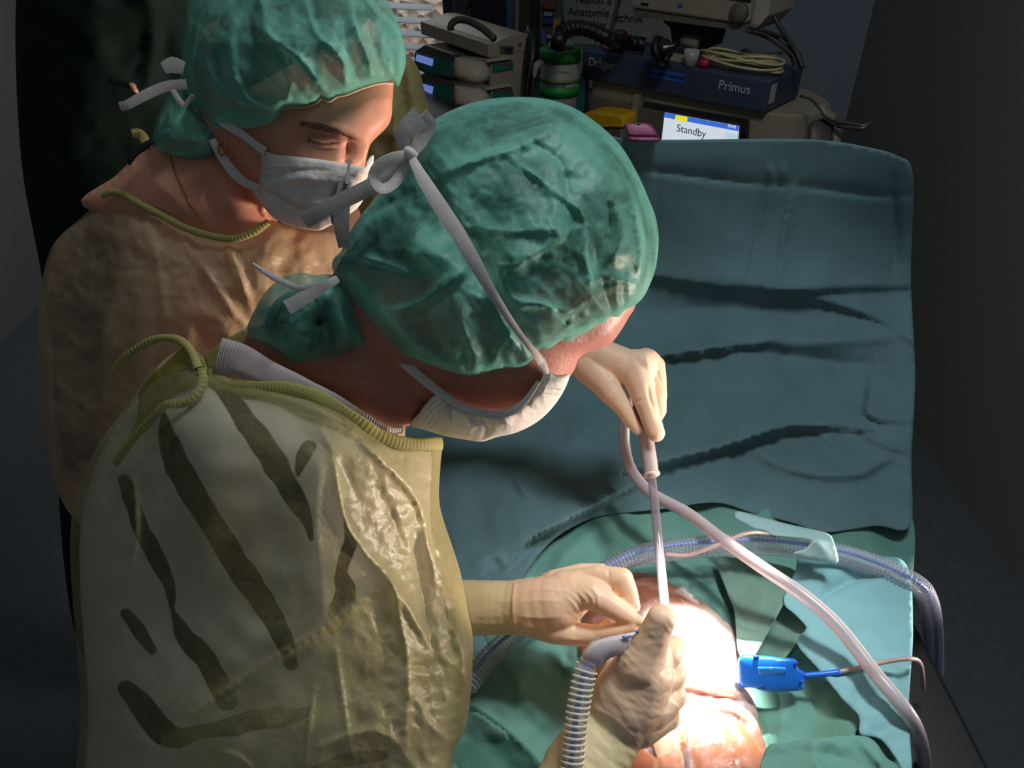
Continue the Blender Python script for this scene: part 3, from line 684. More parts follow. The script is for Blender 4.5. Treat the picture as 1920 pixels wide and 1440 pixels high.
sgbody = blob('body', [[(600, 760, .86, 70), (520, 860, .87, 130), (480, 1050, .87, 170), (470, 1300, .85, 190), (470, 1560, .85, 190)],
   [(520, 880, .84, 90), (430, 920, .79, 85), (380, 1150, .74, 75), (430, 1420, .72, 66), (640, 1560, .76, 58), (900, 1560, .80, 50), (1070, 1490, .80, 46), (1120, 1390, .81, 44)],
   [(640, 900, .92, 70), (740, 1020, .97, 62), (800, 1130, .985, 48), (900, 1140, .97, 42), (970, 1142, .965, 40)],
   [wc(-.29, .52, 1.15, .13), wc(-.29, .52, .90, .12)], [wc(-.36, .52, .90, .085), wc(-.37, .52, .5, .06), wc(-.37, .52, .08, .045), wc(-.33, .56, .035, .035)], [wc(-.22, .52, .90, .085), wc(-.21, .52, .5, .06), wc(-.21, .52, .08, .045), wc(-.17, .56, .035, .035)]],
   skin1.m, sg, voxel=.0034, it=5, more=[hv, nv],
   fl=[([(1040, 640), (1100, 640), (1150, 610)], .003, 14), ([(735, 790), (765, 770), (790, 740)], .006, 22), ([(600, 690), (700, 720), (760, 760)], -.006, 30), ([(1085, 672), (1100, 668), (1120, 664)], -.002, 5)],
   attrs={'brow': lines_attr([([(1082, 682), (1092, 676), (1088, 690)], 3)])})
hair = inflate('hair', [(560, 640), (600, 560), (660, 450), (740, 330), (830, 240), (930, 197), (1040, 198), (1130, 255), (1190, 350), (1216, 450), (1205, 540), (1150, 580), (1090, 620), (1020, 645), (960, 670), (860, 680), (760, 650), (690, 600), (640, 620), (600, 670)], .758, .090, M_hair, sg, step=12, power=.45, back=.6, extra=lambda x, y: .004*fbm(x, y, 60, 5))
cap_out = [(640, 470), (665, 420), (700, 375), (745, 320), (770, 280), (800, 235), (850, 205), (905, 188), (960, 182), (1020, 185), (1075, 202), (1125, 235), (1165, 275), (1195, 325), (1215, 370), (1230, 410), (1235, 450), (1230, 500), (1220, 530), (1207, 556), (1190, 573), (1172, 582), (1160, 594), (1145, 594), (1134, 606), (1118, 609), (1106, 620), (1090, 628), (1078, 634), (1066, 640), (1052, 638), (1040, 647), (1028, 655), (1012, 655), (1004, 668), (992, 680), (975, 690), (940, 692), (900, 702), (870, 703), (830, 692), (790, 678), (760, 668), (735, 650), (712, 625), (690, 600), (665, 575), (650, 550), (635, 530), (622, 500), (628, 482)]
CF = [
 ([(812, 338), (850, 318), (900, 300), (950, 284), (997, 268)], .010, 8, 26), ([(997, 268), (1030, 286), (1050, 306), (1060, 335), (1064, 370)], -.009, 5, 9),
 ([(960, 300), (994, 322), (1020, 345), (1045, 365), (1085, 395), (1100, 424)], .009, 6, 12), ([(1000, 335), (1040, 360), (1075, 395)], -.006, 8),
 ([(1100, 424), (1094, 465), (1098, 500), (1112, 535)], .008, 6, 14), ([(1136, 371), (1144, 410), (1135, 450), (1118, 500)], -.010, 6, 10), ([(1150, 380), (1165, 430), (1150, 490)], .008, 10),
 ([(1180, 342), (1193, 410), (1202, 470), (1190, 540), (1160, 590)], .007, 6, 12), ([(1205, 400), (1215, 460), (1205, 530)], -.006, 7),
 ([(636, 482), (670, 481), (706, 490), (745, 505), (785, 520)], .010, 6, 16), ([(650, 500), (700, 560), (760, 625), (830, 680)], .012, 8, 24), ([(640, 510), (690, 590), (735, 640)], -.012, 8, 14),
 ([(875, 498), (830, 535), (779, 570), (724, 580)], .011, 7, 22), ([(880, 515), (820, 570), (760, 600)], -.008, 12),
 ([(745, 390), (690, 412), (650, 440)], .009, 8, 20), ([(770, 360), (700, 400), (660, 430)], -.008, 10), ([(840, 250), (770, 330), (720, 380)], .006, 10, 20), ([(960, 205), (850, 240), (790, 310)], .006, 16),
 ([(772, 290), (810, 350), (850, 425), (890, 495), (940, 575), (1000, 660)], -.012, 14),
 ([(870, 425), (900, 428), (960, 433), (1040, 433), (1090, 425)], .006, 7, 14), ([(905, 490), (960, 500), (1000, 480), (1060, 440)], .006, 10, 18),
 ([(930, 480), (960, 560), (1030, 575), (1085, 630)], .008, 8, 20), ([(1034, 572), (1060, 600), (1088, 632)], -.007, 6), ([(1076, 520), (1100, 550), (1138, 594)], .008, 6, 10), ([(960, 575), (1010, 572), (1060, 585), (1090, 575)], .007, 7),
 ([(1158, 520), (1156, 560), (1160, 592)], .007, 5, 9), ([(1180, 510), (1178, 550), (1175, 580)], .006, 6), ([(1130, 500), (1135, 550), (1150, 590)], -.006, 6), ([(1060, 590), (1100, 560), (1150, 540)], .006, 8), ([(1100, 530), (1150, 520), (1200, 540)], .006, 8), ([(1040, 640), (1080, 600), (1110, 590)], .006, 6),
 ([(905, 520), (950, 620), (985, 670)], .010, 8, 16), ([(860, 560), (870, 620), (900, 690)], .007, 12), ([(800, 560), (810, 620), (850, 690)], -.007, 14), ([(740, 590), (770, 630), (800, 670)], .007, 10),
 ([(940, 690), (930, 660), (960, 620)], .006, 8), ([(700, 440), (720, 500), (700, 560)], -.008, 26), ([(760, 430), (820, 500), (850, 560)], .008, 20), ([(690, 460), (760, 470), (830, 480)], .006, 16),
 ([(930, 350), (900, 420), (920, 480)], -.010, 34), ([(1000, 380), (1050, 450), (1020, 520)], .006, 26), ([(850, 300), (900, 270), (980, 240)], -.004, 18)]
DL = lines_attr([([(812, 338), (900, 300), (997, 268)], 16), ([(997, 268), (1050, 306), (1064, 370)], 4), ([(960, 300), (1020, 345), (1085, 395), (1100, 424)], 7), ([(1100, 424), (1094, 465), (1112, 535)], 6),
 ([(636, 482), (706, 490), (785, 520)], 7), ([(650, 500), (700, 570), (760, 632), (830, 688)], 12), ([(875, 498), (779, 571), (724, 580)], 7), ([(745, 390), (690, 412), (650, 440)], 8), ([(905, 500), (950, 620), (985, 670)], 10),
 ([(1180, 342), (1202, 470), (1160, 590)], 7), ([(930, 480), (960, 560), (1030, 575), (1085, 630)], 9), ([(870, 425), (960, 433), (1090, 425)], 4), ([(780, 400), (830, 500), (960, 540), (1010, 520)], 18), ([(740, 650), (800, 680), (900, 698), (980, 682)], 9), ([(1020, 648), (1100, 618), (1190, 570), (1225, 500)], 9), ([(640, 470), (740, 325), (800, 236), (900, 190), (1040, 190), (1170, 285)], 10), ([(1040, 440), (1080, 330), (1090, 250)], 30)])
ex_cap = lambda x, y: .007*fbm(x, y, 120, 2)+.0032*(crumple(x, y, 60, 11, .9, 1.6)-.5)*1.6+.0014*crumple(x, y, 22, 12)+.004*np.sin(polydist(x, y, smooth([(1200, 560), (1100, 625), (1000, 670), (870, 700), (740, 655)], 10, False))[2]*95)*np.exp(-polydist(x, y, smooth([(1200, 560), (1100, 625), (1000, 670), (870, 700), (740, 655)], 10, False))[0]/22)
bun_out = [(640, 525), (615, 514), (590, 516), (565, 511), (530, 520), (500, 545), (478, 580), (462, 620), (475, 640), (500, 650), (520, 668), (545, 690), (580, 693), (620, 690), (645, 672), (655, 668), (680, 672), (705, 676), (726, 678), (736, 655), (715, 620), (690, 590), (668, 560), (652, 540)]
BF = [([(632, 525), (590, 560), (545, 640)], .008, 14), ([(640, 530), (640, 600), (650, 665)], .009, 12, 20), ([(560, 530), (530, 580), (510, 640)], .008, 12), ([(600, 540), (600, 600), (580, 680)], -.009, 14), ([(650, 560), (680, 620), (705, 670)], -.010, 10), ([(530, 545), (500, 590), (480, 625)], -.006, 10), ([(655, 600), (680, 640), (720, 660)], .007, 10)]
cap1d = RBF([(960, 183, .755), (640, 480, .73), (1232, 450, .742), (870, 702, .678), (975, 690, .682), (1060, 638, .695), (740, 655, .70), (1190, 573, .725), (800, 235, .75), (900, 450, .75), (1140, 600, .71)])
capo = inflate('bouffant_cap', cap_out, cap1d, lambda x, y: .130-.045*np.clip((y-480)/200, 0, 1), M_cap, sg, step=5.5, fl=CF, extra=ex_cap, power=.44, rim=.15, back=.55, attrs={'dense': DL})
inflate('cap_hair_bag', bun_out, .738, .062, M_cap, capo, step=6, fl=BF, extra=lambda x, y: .005*fbm(x, y, 60, 41)+.003*crumple(x, y, 30, 42), rim=.15, attrs={'dense': lines_attr([([(632, 525), (590, 560), (545, 640)], 16), ([(640, 530), (640, 600), (650, 665)], 14), ([(655, 600), (680, 640), (720, 660)], 12), ([(465, 620), (510, 655), (560, 690), (640, 675), (725, 676)], 9)])})
inflate('hair_bun', [(520, 560), (590, 535), (640, 560), (650, 620), (610, 665), (540, 665), (495, 620)], .738, .050, M_hair, sg, step=10)
# ties of the cap and the mask
bowd = .640
ribbon('cap_tie', [(474, 494, .665), (500, 512, .668), (530, 528, .67), (570, 540, .672), (632, 524, .68)], [.002, .006, .0055, .005, .005], M_tie, capo)
ribbon('cap_tie', [(633, 523, .678), (610, 536, .668), (575, 556, .662), (538, 577, .660)], [.007, .009, .012, .013], M_tie, capo)
mask1 = [(768, 797), (785, 775), (800, 755), (822, 736), (840, 752), (860, 762), (890, 772), (930, 778), (960, 770), (985, 752), (1003, 728), (1015, 710), (1022, 694), (1045, 703), (1066, 702), (1064, 718), (1048, 748), (1025, 776), (998, 797), (965, 812), (930, 820), (903, 828), (870, 824), (836, 818), (815, 812), (790, 804)]
mk = inflate('face_mask', mask1, RBF([(770, 795, .715), (840, 750, .695), (940, 775, .68), (1020, 700, .69), (1066, 704, .70), (1000, 797, .72), (900, 828, .73)]), .022, M_mask, sg, step=2.1, sm=5,
  fl=[([(845, 760), (848, 785), (830, 812)], -.006, 5, 9), ([(905, 785), (915, 805), (900, 828)], -.006, 5, 9), ([(870, 775), (885, 800), (875, 822)], .004, 8), ([(940, 780), (960, 800), (990, 795)], .003, 7), ([(985, 760), (1015, 770), (1040, 745)], -.002, 4)],
  extra=lambda x, y: .0015*crumple(x, y, 26, 7), attrs={'stitch': stitches([[(782, 793), (800, 768), (826, 744)], [(790, 797), (808, 772), (834, 750)], [(798, 801), (816, 778), (843, 757)], [(806, 803), (824, 783), (850, 764)], [(868, 767), (930, 781), (962, 774), (988, 753), (1012, 716)], [(870, 772), (930, 786), (966, 778), (994, 756), (1018, 718)], [(1000, 742), (1020, 716), (1030, 700)], [(1010, 728), (1035, 729), (1052, 730)], [(1005, 736), (1030, 738), (1048, 739)], [(1026, 712), (1040, 714), (1056, 716)]], 4.6, 1.5)})
ribbon('mask_tie', [(769, 290, .636), (790, 330, .618), (820, 378, .604), (860, 440, .597), (893, 497, .598), (930, 560, .606), (970, 620, .622), (1004, 664, .640), (1020, 690, .668)], [.006, .0105, .012, .012, .011, .008, .006, .005, .0065], M_tie, mk)
ribbon('mask_tie', [(716, 640, .715), (738, 662, .700), (780, 700, .690), (830, 740, .682), (870, 764, .675), (920, 777, .668), (958, 772, .668), (985, 752, .672), (1010, 716, .68)], [.0085, .009, .008, .007, .006, .007, .006, .004], M_tie, mk)
ribbon('mask_tie', [(1000, 655, .645), (1015, 678, .655), (1026, 700, .672)], [.005, .008, .004], M_tie, mk)
# bow at the back of the head
ribbon('mask_tie', [(769, 288, bowd), (757, 266, bowd-.006), (760, 246, bowd-.010), (790, 218, bowd-.012)], [.006, .012, .016, .020], M_tie, mk)
ribbon('mask_tie', [(790, 216, bowd-.010), (806, 236, bowd-.002), (790, 262, bowd), (773, 290, bowd)], [.014, .010, .012, .007], M_tie, mk)
ribbon('mask_tie', [(770, 288, bowd-.004), (740, 296, bowd-.012, 20), (712, 312, bowd-.016, 30), (700, 334, bowd-.014, 40), (716, 354, bowd-.008, 30), (742, 340, bowd-.004, 10), (768, 296, bowd)], [.006, .010, .012, .010, .009, .009, .006], M_tie, mk)
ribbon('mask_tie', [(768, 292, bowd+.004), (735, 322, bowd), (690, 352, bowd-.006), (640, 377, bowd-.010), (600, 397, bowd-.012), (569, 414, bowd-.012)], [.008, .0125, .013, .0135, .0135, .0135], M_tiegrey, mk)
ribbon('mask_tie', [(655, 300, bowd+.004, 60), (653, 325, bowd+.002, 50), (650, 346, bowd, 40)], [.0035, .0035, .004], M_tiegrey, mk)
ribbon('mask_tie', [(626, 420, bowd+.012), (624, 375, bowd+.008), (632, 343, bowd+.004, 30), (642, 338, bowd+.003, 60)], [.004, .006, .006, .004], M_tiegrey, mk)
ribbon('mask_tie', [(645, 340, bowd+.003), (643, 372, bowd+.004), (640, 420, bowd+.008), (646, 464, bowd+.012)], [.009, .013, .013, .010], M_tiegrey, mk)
tube('tie_knot', pxpath([(762, 284, bowd-.004), (770, 289, bowd-.006), (776, 296, bowd-.004)], 1), .0048, M_tie, mk)
# t-shirt and gown
gd = RBF([(400, 690, .715), (600, 770, .700), (720, 815, .715), (828, 830, .775), (826, 950, .80), (886, 1200, .80), (880, 1330, .79), (848, 1440, .77), (848, 1580, .76), (500, 1580, .74), (200, 1580, .76), (170, 1300, .78), (150, 1000, .79), (200, 820, .78), (290, 700, .75), (450, 630, .735)])
stripes = [([(398, 706), (430, 745), (470, 800), (510, 860), (545, 920), (570, 965), (586, 1010)], [16, 26, 34, 38, 36, 28, 8]),
 ([(308, 775), (316, 825), (335, 875), (365, 930), (402, 990), (440, 1050), (480, 1110), (515, 1165), (535, 1205), (545, 1245)], [8, 34, 38, 38, 38, 40, 40, 36, 32, 20]),
 ([(232, 900), (250, 950), (262, 985), (280, 1020), (300, 1060), (318, 1105), (321, 1125), (326, 1150), (350, 1200), (385, 1235), (408, 1280), (425, 1312)], [20, 22, 24, 26, 26, 18, 7, 26, 34, 34, 34, 34]),
 ([(238, 1290), (265, 1322), (290, 1357), (320, 1380), (345, 1380), (380, 1368)], [26, 38, 40, 40, 26, 18]), ([(360, 1375), (420, 1366), (480, 1350), (540, 1343), (585, 1332)], [20, 26, 32, 30, 12]),
 ([(652, 945), (660, 985), (656, 1020), (645, 1055), (640, 1080), (648, 1105), (638, 1140), (622, 1178)], [18, 24, 22, 22, 20, 32, 34, 20]), ([(578, 838), (566, 862), (560, 890)], [24, 22, 6]),
 ([(236, 1150), (262, 1185), (286, 1218)], [18, 22, 14]), ([(590, 1445), (650, 1425), (720, 1415)], [16, 22, 14]), ([(735, 830), (750, 835), (770, 838)], [10, 16, 8])]
def stripe_attr(x, y):
    r = np.full(x.shape, -30.)
    xx = x+2.5*vnoise(x, y, 26, 3); yy = y+2.5*vnoise(x, y, 26, 4)
    for pl, w in stripes:
        dd, s, t = polydist(xx, yy, smooth(pl, 14, False)); r = np.maximum(r, np.interp(t, np.linspace(0, 1, len(w)), w)*.62 - dd)
    return r
t = NT('striped_shirt_cloth'); st = t.math('ADD', t.math('MULTIPLY', t.attr('stripe'), .35), .5, True)
t.set(Base_Color=t.mix(st, lin('#c9c4b6'), lin('#1e1d1c')), Roughness=.85); t.bump(t.noise(700, 2), .2, .0005); M_shirt = t.m
shirt_out = [(404, 716), (455, 730), (520, 722), (584, 742), (640, 772), (700, 802), (745, 820), (780, 826), (808, 850), (806, 960), (818, 1060), (840, 1180), (840, 1320), (810, 1560), (500, 1590), (190, 1580), (165, 1300), (150, 1000), (200, 830), (290, 715), (360, 690)]
inflate('t_shirt', shirt_out, lambda x, y: gd(x, y)+.016, .098, M_shirt, sg, step=5, power=.42, attrs={'stripe': stripe_attr}, extra=lambda x, y: .006*fbm(x, y, 160, 71))
collar = t = simple('white_ribbed_collar', '#b9aca8', .8)
for i_, (wd, off) in enumerate(((.016, 0),)):
    cr = pxpath([(410, 668, .690), (450, 676, .682), (500, 700, .672), (560, 722, .664), (620, 748, .662), (680, 783, .668), (725, 806, .682), (752, 806, .700)], 1.2)
    pp, T_, N_, B_ = frames(cr); v = np.array(CAM)[None]-pp; v -= T_*(v*T_).sum(1)[:, None]; v /= np.linalg.norm(v, axis=1)[:, None]; sd = np.cross(T_, v)
    V = []; n_ = len(pp)
    for i in range(n_):
        rb = .0007*math.sin(i*1.55); w_ = np.interp(i/n_, [0, .2, .5, 1], [.017, .013, .007, .0035])
        for k in range(5): f = k/2-1; V.append(pp[i]+sd[i]*w_*f+v[i]*(.002*(1-f*f)+rb))
        for k in range(5): f = 1-k/2; V.append(pp[i]+sd[i]*w_*f-v[i]*.002)
    mesh_obj('shirt_collar', V, [(i*10+j, i*10+(j+1) % 10, (i+1)*10+(j+1) % 10, (i+1)*10+j) for i in range(n_-1) for j in range(10)], collar, sg)
gown_out = [(396, 703), (440, 722), (512, 715), (584, 731), (631, 754), (677, 786), (709, 812), (756, 828), (800, 830), (828, 828), (826, 870), (823, 930), (830, 970), (850, 1030), (865, 1080), (878, 1150), (886, 1190), (886, 1240), (881, 1320), (870, 1370), (856, 1400), (848, 1440), (850, 1570), (500, 1600), (170, 1600), (150, 1300), (132, 1000), (170, 860), (240, 760), (290, 690), (345, 652), (380, 668)]
GN = [
 ([(600, 800), (625, 860), (635, 930), (650, 985), (690, 1045), (730, 1090), (750, 1160), (765, 1260), (760, 1360), (765, 1440)], .012, 9, 16), ([(660, 810), (700, 850), (750, 900), (790, 960), (805, 1040), (820, 1120)], .012, 8, 20),
 ([(820, 840), (815, 920), (822, 1000), (830, 1100), (845, 1200)], .008, 7), ([(845, 1060), (835, 1150), (850, 1220)], -.010, 10), ([(850, 1180), (870, 1250), (862, 1350)], .008, 8, 14),
 ([(770, 1000), (790, 1080), (800, 1160), (815, 1230), (820, 1240)], -.012, 12), ([(730, 1090), (770, 1150), (800, 1200), (818, 1240)], .010, 7, 14), ([(760, 1250), (800, 1250), (820, 1240)], -.008, 8),
 ([(780, 1300), (800, 1350), (840, 1390)], .010, 10, 6), ([(600, 1400), (690, 1370), (740, 1390), (760, 1420)], .008, 8), ([(420, 1410), (450, 1420), (480, 1450)], .006, 4), ([(590, 1290), (580, 1360), (570, 1440)], .005, 5), ([(630, 1220), (640, 1300), (660, 1420)], .005, 5),
 ([(360, 1340), (430, 1290), (520, 1232), (610, 1178), (700, 1112), (740, 1070)], .004, 10, 10), ([(600, 880), (590, 960), (600, 1060), (610, 1160)], .006, 16), ([(385, 700), (350, 750), (310, 780), (250, 850)], .008, 14),
 ([(250, 900), (256, 1000), (240, 1100)], .007, 5), ([(540, 800), (620, 850), (680, 950)], -.006, 16), ([(700, 900), (740, 980), (760, 1060)], -.006, 12), ([(240, 850), (330, 790), (400, 760)], -.006, 20)]
def gdense(x, y):
    a = np.clip((x-(560+.0*y)-np.interp(y, [700, 900, 1100, 1250, 1440], [90, 40, 110, -20, -180]))/60, 0, 1)*.55
    pan = np.clip(((y-1340)+(x-360)*.66)/14, 0, 1)*.40*(x > 300)
    b = np.clip((300-x)/90, 0, 1)*np.clip((900-y)/80, 0, 1)*.4
    ln = lines_attr([([(600, 800), (625, 860), (635, 930), (650, 985), (690, 1045), (740, 1120)], 11), ([(360, 1340), (430, 1290), (520, 1232), (610, 1178), (700, 1112), (740, 1070)], 15), ([(255, 880), (258, 1000), (240, 1100)], 5), ([(590, 1290), (570, 1440)], 4), ([(396, 706), (471, 722), (584, 740), (640, 800)], 16), ([(660, 810), (750, 900), (800, 1000), (815, 1120)], 8), ([(740, 1120), (765, 1260), (765, 1440)], 8)])(x, y)*.55
    return np.clip(np.maximum(a, pan)+b+ln, 0, 1)
ruch = lambda x, y: .0006*np.sin(1.3*polydist(x, y, smooth([(360, 1340), (520, 1232), (610, 1178), (740, 1070)], 10, False))[2]*120)*np.exp(-polydist(x, y, smooth([(360, 1340), (520, 1232), (610, 1178), (740, 1070)], 10, False))[0]/9)
def gx(x, y):
    right = np.clip((x-620)/120, .12, 1)
    return .008*fbm(x, y, 170, 51) + right*(.004*(crumple(x, y, 60, 52, 1.3, 2.2)-.5)+.0030*crumple(x, y, 24, 53, 1.2, 1.5)+.0014*crumple(x, y, 11, 57)) + ruch(x, y)
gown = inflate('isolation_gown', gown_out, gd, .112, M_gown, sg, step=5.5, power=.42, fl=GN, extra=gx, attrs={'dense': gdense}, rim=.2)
M_sleeve = sheer('yellow_sleeve_fabric', '#b8ae84', .78, .9, .4, .5, 9, .2)
blob('gown_sleeve', [[(640, 900, .92, 80), (740, 1020, .97, 72), (800, 1125, .985, 56), (828, 1136, .98, 53)]], M_sleeve, gown, voxel=.004)
blob('gown_sleeve', [[(430, 920, .79, 92), (380, 1150, .745, 86), (430, 1420, .725, 78), (640, 1570, .765, 70), (900, 1580, .805, 60), (1000, 1540, .80, 54)]], M_sleeve, gown, voxel=.004)
blob('gown_skirt', [[wc(-.29, .52, 1.10, .150), wc(-.29, .52, .75, .165), wc(-.29, .52, .40, .185)], [wc(-.36, .52, .40, .15), wc(-.22, .52, .40, .15)]], M_sleeve, gown, voxel=.006, extra=lambda x, y: .006*fbm(x, y, 90, 7))
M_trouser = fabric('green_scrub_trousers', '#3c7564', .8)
for dx in (-.365, -.215): blob('trouser_leg', [[wc(dx, .52, .85, .095), wc(dx, .52, .5, .080), wc(dx, .52, .12, .072)]], M_trouser, sg, voxel=.006)
# neck binding, gathered
def binding(name, pts, w, parent, mat=M_band, pitch=.0042, amp=.00016):
    cr = pxpath(pts, 1.5); pp, T_, N_, B_ = frames(cr); v = np.array(CAM)[None]-pp; v -= T_*(v*T_).sum(1)[:, None]; v /= np.linalg.norm(v, axis=1)[:, None]; sd = np.cross(T_, v)
    L = np.r_[0, np.cumsum(np.linalg.norm(np.diff(pp, axis=0), axis=1))]; V = []; n_ = len(pp); rs = np.random.RandomState(4).uniform(-.5, .5, n_)
    for i in range(n_):
        rb = amp*math.sin(L[i]/pitch*6.283+2*math.sin(L[i]*90)); ww = w*(1+.05*math.sin(L[i]*160))
        for k in range(7): f = k/3-1; V.append(pp[i]+sd[i]*ww*.5*f+v[i]*(.0015*(1-f*f)+rb*(1-.6*f*f)))
        for k in range(7): f = 1-k/3; V.append(pp[i]+sd[i]*ww*.5*f-v[i]*.002)
    return mesh_obj(name, V, [(i*14+j, i*14+(j+1) % 14, (i+1)*14+(j+1) % 14, (i+1)*14+j) for i in range(n_-1) for j in range(14)], mat, parent)
binding('neck_binding', [(390, 700, .694), (430, 720, .682), (471, 728, .672), (520, 728, .664), (584, 740, .655), (631, 765, .655), (677, 795, .66), (709, 816, .668), (756, 832, .682), (800, 834, .70), (829, 832, .72)], .0125, gown)
binding('gown_tie', [(215, 690, .73), (245, 662, .72), (290, 637, .71), (330, 636, .70), (356, 655, .69), (372, 690, .68)], .0075, gown, amp=.0004)
binding('gown_tie', [(378, 690, .676), (380, 722, .672), (362, 748, .670), (335, 757, .672), (310, 760, .676), (280, 790, .684), (244, 830, .695), (215, 870, .705)], .0075, gown, amp=.0004)
sheet('gown_back_flap', [(388, 690), (350, 653), (330, 662), (300, 690), (285, 700), (262, 735), (255, 790), (232, 850), (262, 832), (300, 795), (345, 775), (378, 745)], lambda x, y: .690+.0003*(360-x), sheer('gathered_yellow_fabric', '#a8a44e', .62, .8, .4, .4, 12, .25), gown, step=5, fl=[([(385, 695), (340, 720), (280, 780)], .008, 9), ([(380, 692), (350, 690), (300, 710)], .007, 8), ([(385, 700), (360, 740), (300, 790)], -.006, 8)], sm=5)
sheet('gown_shoulder_flap', [(384, 668), (400, 652), (430, 632), (462, 617), (458, 640), (440, 660), (410, 676), (400, 690), (390, 690)], .715, sheer('thin_yellow_fabric', '#a8a468', .55, .75, .4, .4, 12, .25), gown, step=5, sm=5)
# ---------------- gloves of the surgeon
gw1 = [([(1062, 1120), (1075, 1132), (1083, 1146)], .0016, 3), ([(1072, 1114), (1086, 1128), (1093, 1143)], .0018, 3), ([(1084, 1110), (1098, 1124), (1104, 1141)], .0018, 3), ([(1097, 1108), (1110, 1120), (1114, 1138)], .0018, 3), ([(1110, 1104), (1121, 1118), (1122, 1140)], .002, 3, 4),
 ([(980, 1110), (1020, 1105), (1060, 1108)], .0012, 5), ([(975, 1130), (1010, 1125), (1050, 1128)], .0012, 5), ([(975, 1155), (1010, 1158), (1050, 1156)], .0014, 5), ([(970, 1175), (1010, 1178), (1045, 1180)], .0012, 5), ([(975, 1095), (1010, 1088), (1040, 1090)], .0012, 4), ([(1116, 1082), (1126, 1100), (1140, 1115)], -.0015, 3), ([(1140, 1066), (1142, 1080), (1138, 1094)], -.002, 3),
 ([(965, 1086), (962, 1140), (966, 1186)], .0026, 2.2, 5), ([(1060, 1196), (1072, 1198), (1090, 1200)], .001, 3)]
gl_l = blob('glove', [[(872, 1140, .965, 52), (900, 1139, .963, 50), (930, 1139, .96, 50), (962, 1139, .955, 49)], [(962, 1139, .955, 50), (1000, 1138, .945, 55), (1040, 1132, .935, 53), (1075, 1112, .932, 42)],
  [(1000, 1165, .94, 30), (1040, 1178, .93, 29), (1080, 1189, .925, 22), (1120, 1191, .915, 19), (1160, 1184, .90, 17), (1188, 1176, .89, 11)],
  [(1060, 1105, .935, 36), (1112, 1113, .918, 30), (1142, 1133, .905, 23), (1168, 1150, .898, 19), (1190, 1163, .892, 13), (1200, 1165, .888, 10)],
  [(1060, 1095, .95, 24), (1122, 1079, .93, 20), (1166, 1086, .92, 22), (1178, 1110, .915, 18), (1188, 1136, .91, 13)],
  [(1040, 1090, .96, 22), (1090, 1074, .955, 18), (1125, 1072, .95, 16), (1150, 1090, .95, 14), (1165, 1120, .945, 12)],
  [(1030, 1092, .965, 20), (1070, 1080, .965, 14), (1100, 1076, .965, 12), (1125, 1092, .965, 11), (1135, 1110, .965, 10)]],
  M_glove, sg, voxel=.0016, it=5, fl=gw1, extra=lambda x, y: .0010*crumple(x, y, 30, 3, 0, 2)*(x < 960), attrs={'cuff': lambda x, y: np.clip((964-x)/3, 0, 1)})
gw2 = [([(1120, 1243), (1150, 1230), (1185, 1222)], .0018, 5), ([(1135, 1262), (1165, 1245), (1200, 1236)], .0014, 5), ([(1150, 1280), (1180, 1262), (1205, 1255)], .0012, 5), ([(1133, 1250), (1150, 1300), (1185, 1340), (1200, 1400)], .002, 6), ([(1125, 1290), (1160, 1320), (1190, 1370)], .0016, 6), ([(1205, 1345), (1240, 1338), (1275, 1335)], .0014, 4), ([(1215, 1380), (1240, 1370), (1265, 1355)], .0014, 4), ([(1200, 1186), (1214, 1178), (1230, 1176)], .001, 3), ([(1196, 1196), (1214, 1190), (1240, 1190)], .001, 4), ([(1205, 1210), (1225, 1205), (1250, 1208)], .001, 4),
 ([(1238, 1260), (1260, 1256), (1285, 1262)], -.002, 5), ([(1242, 1300), (1265, 1296), (1290, 1298)], -.002, 5), ([(1105, 1326), (1150, 1345), (1185, 1380), (1204, 1418)], .003, 2.5, 6), ([(1160, 1400), (1175, 1360), (1185, 1330)], .0012, 6), ([(1210, 1250), (1225, 1300), (1215, 1350)], .0015, 14)]
gw2 = [(f[0], f[1]*.6, f[2]*1.5)+tuple(w*1.3 for w in f[3:]) for f in gw2]
gl_r = blob('glove', [[(1070, 1510, .79, 84), (1090, 1450, .80, 76), (1120, 1400, .81, 70), (1150, 1362, .815, 62)], [(1150, 1362, .815, 60), (1180, 1310, .81, 70), (1205, 1262, .80, 58), (1215, 1228, .80, 42)],
  [(1200, 1250, .79, 46), (1215, 1215, .785, 36), (1228, 1188, .78, 30), (1240, 1160, .775, 27)],
  [(1210, 1250, .81, 40), (1248, 1226, .815, 30), (1264, 1212, .83, 20), (1262, 1222, .85, 17), (1235, 1235, .865, 15)],
  [(1215, 1280, .81, 46), (1252, 1262, .82, 34), (1264, 1262, .845, 24), (1240, 1262, .865, 18)],
  [(1210, 1320, .81, 50), (1252, 1302, .82, 34), (1264, 1305, .85, 24), (1238, 1300, .87, 18)],
  [(1195, 1350, .815, 50), (1240, 1338, .825, 34), (1252, 1345, .85, 24), (1225, 1335, .87, 18)]],
  M_glove, sg, voxel=.0016, it=5, fl=gw2, extra=lambda x, y: .0008*crumple(x, y, 34, 5, .8, 2), attrs={'cuff': lambda x, y: np.clip(((y-1326)-(x-1107)*np.interp(x, [1100, 1150, 1200], [.5, .7, 1.05]))/4, 0, 1)})
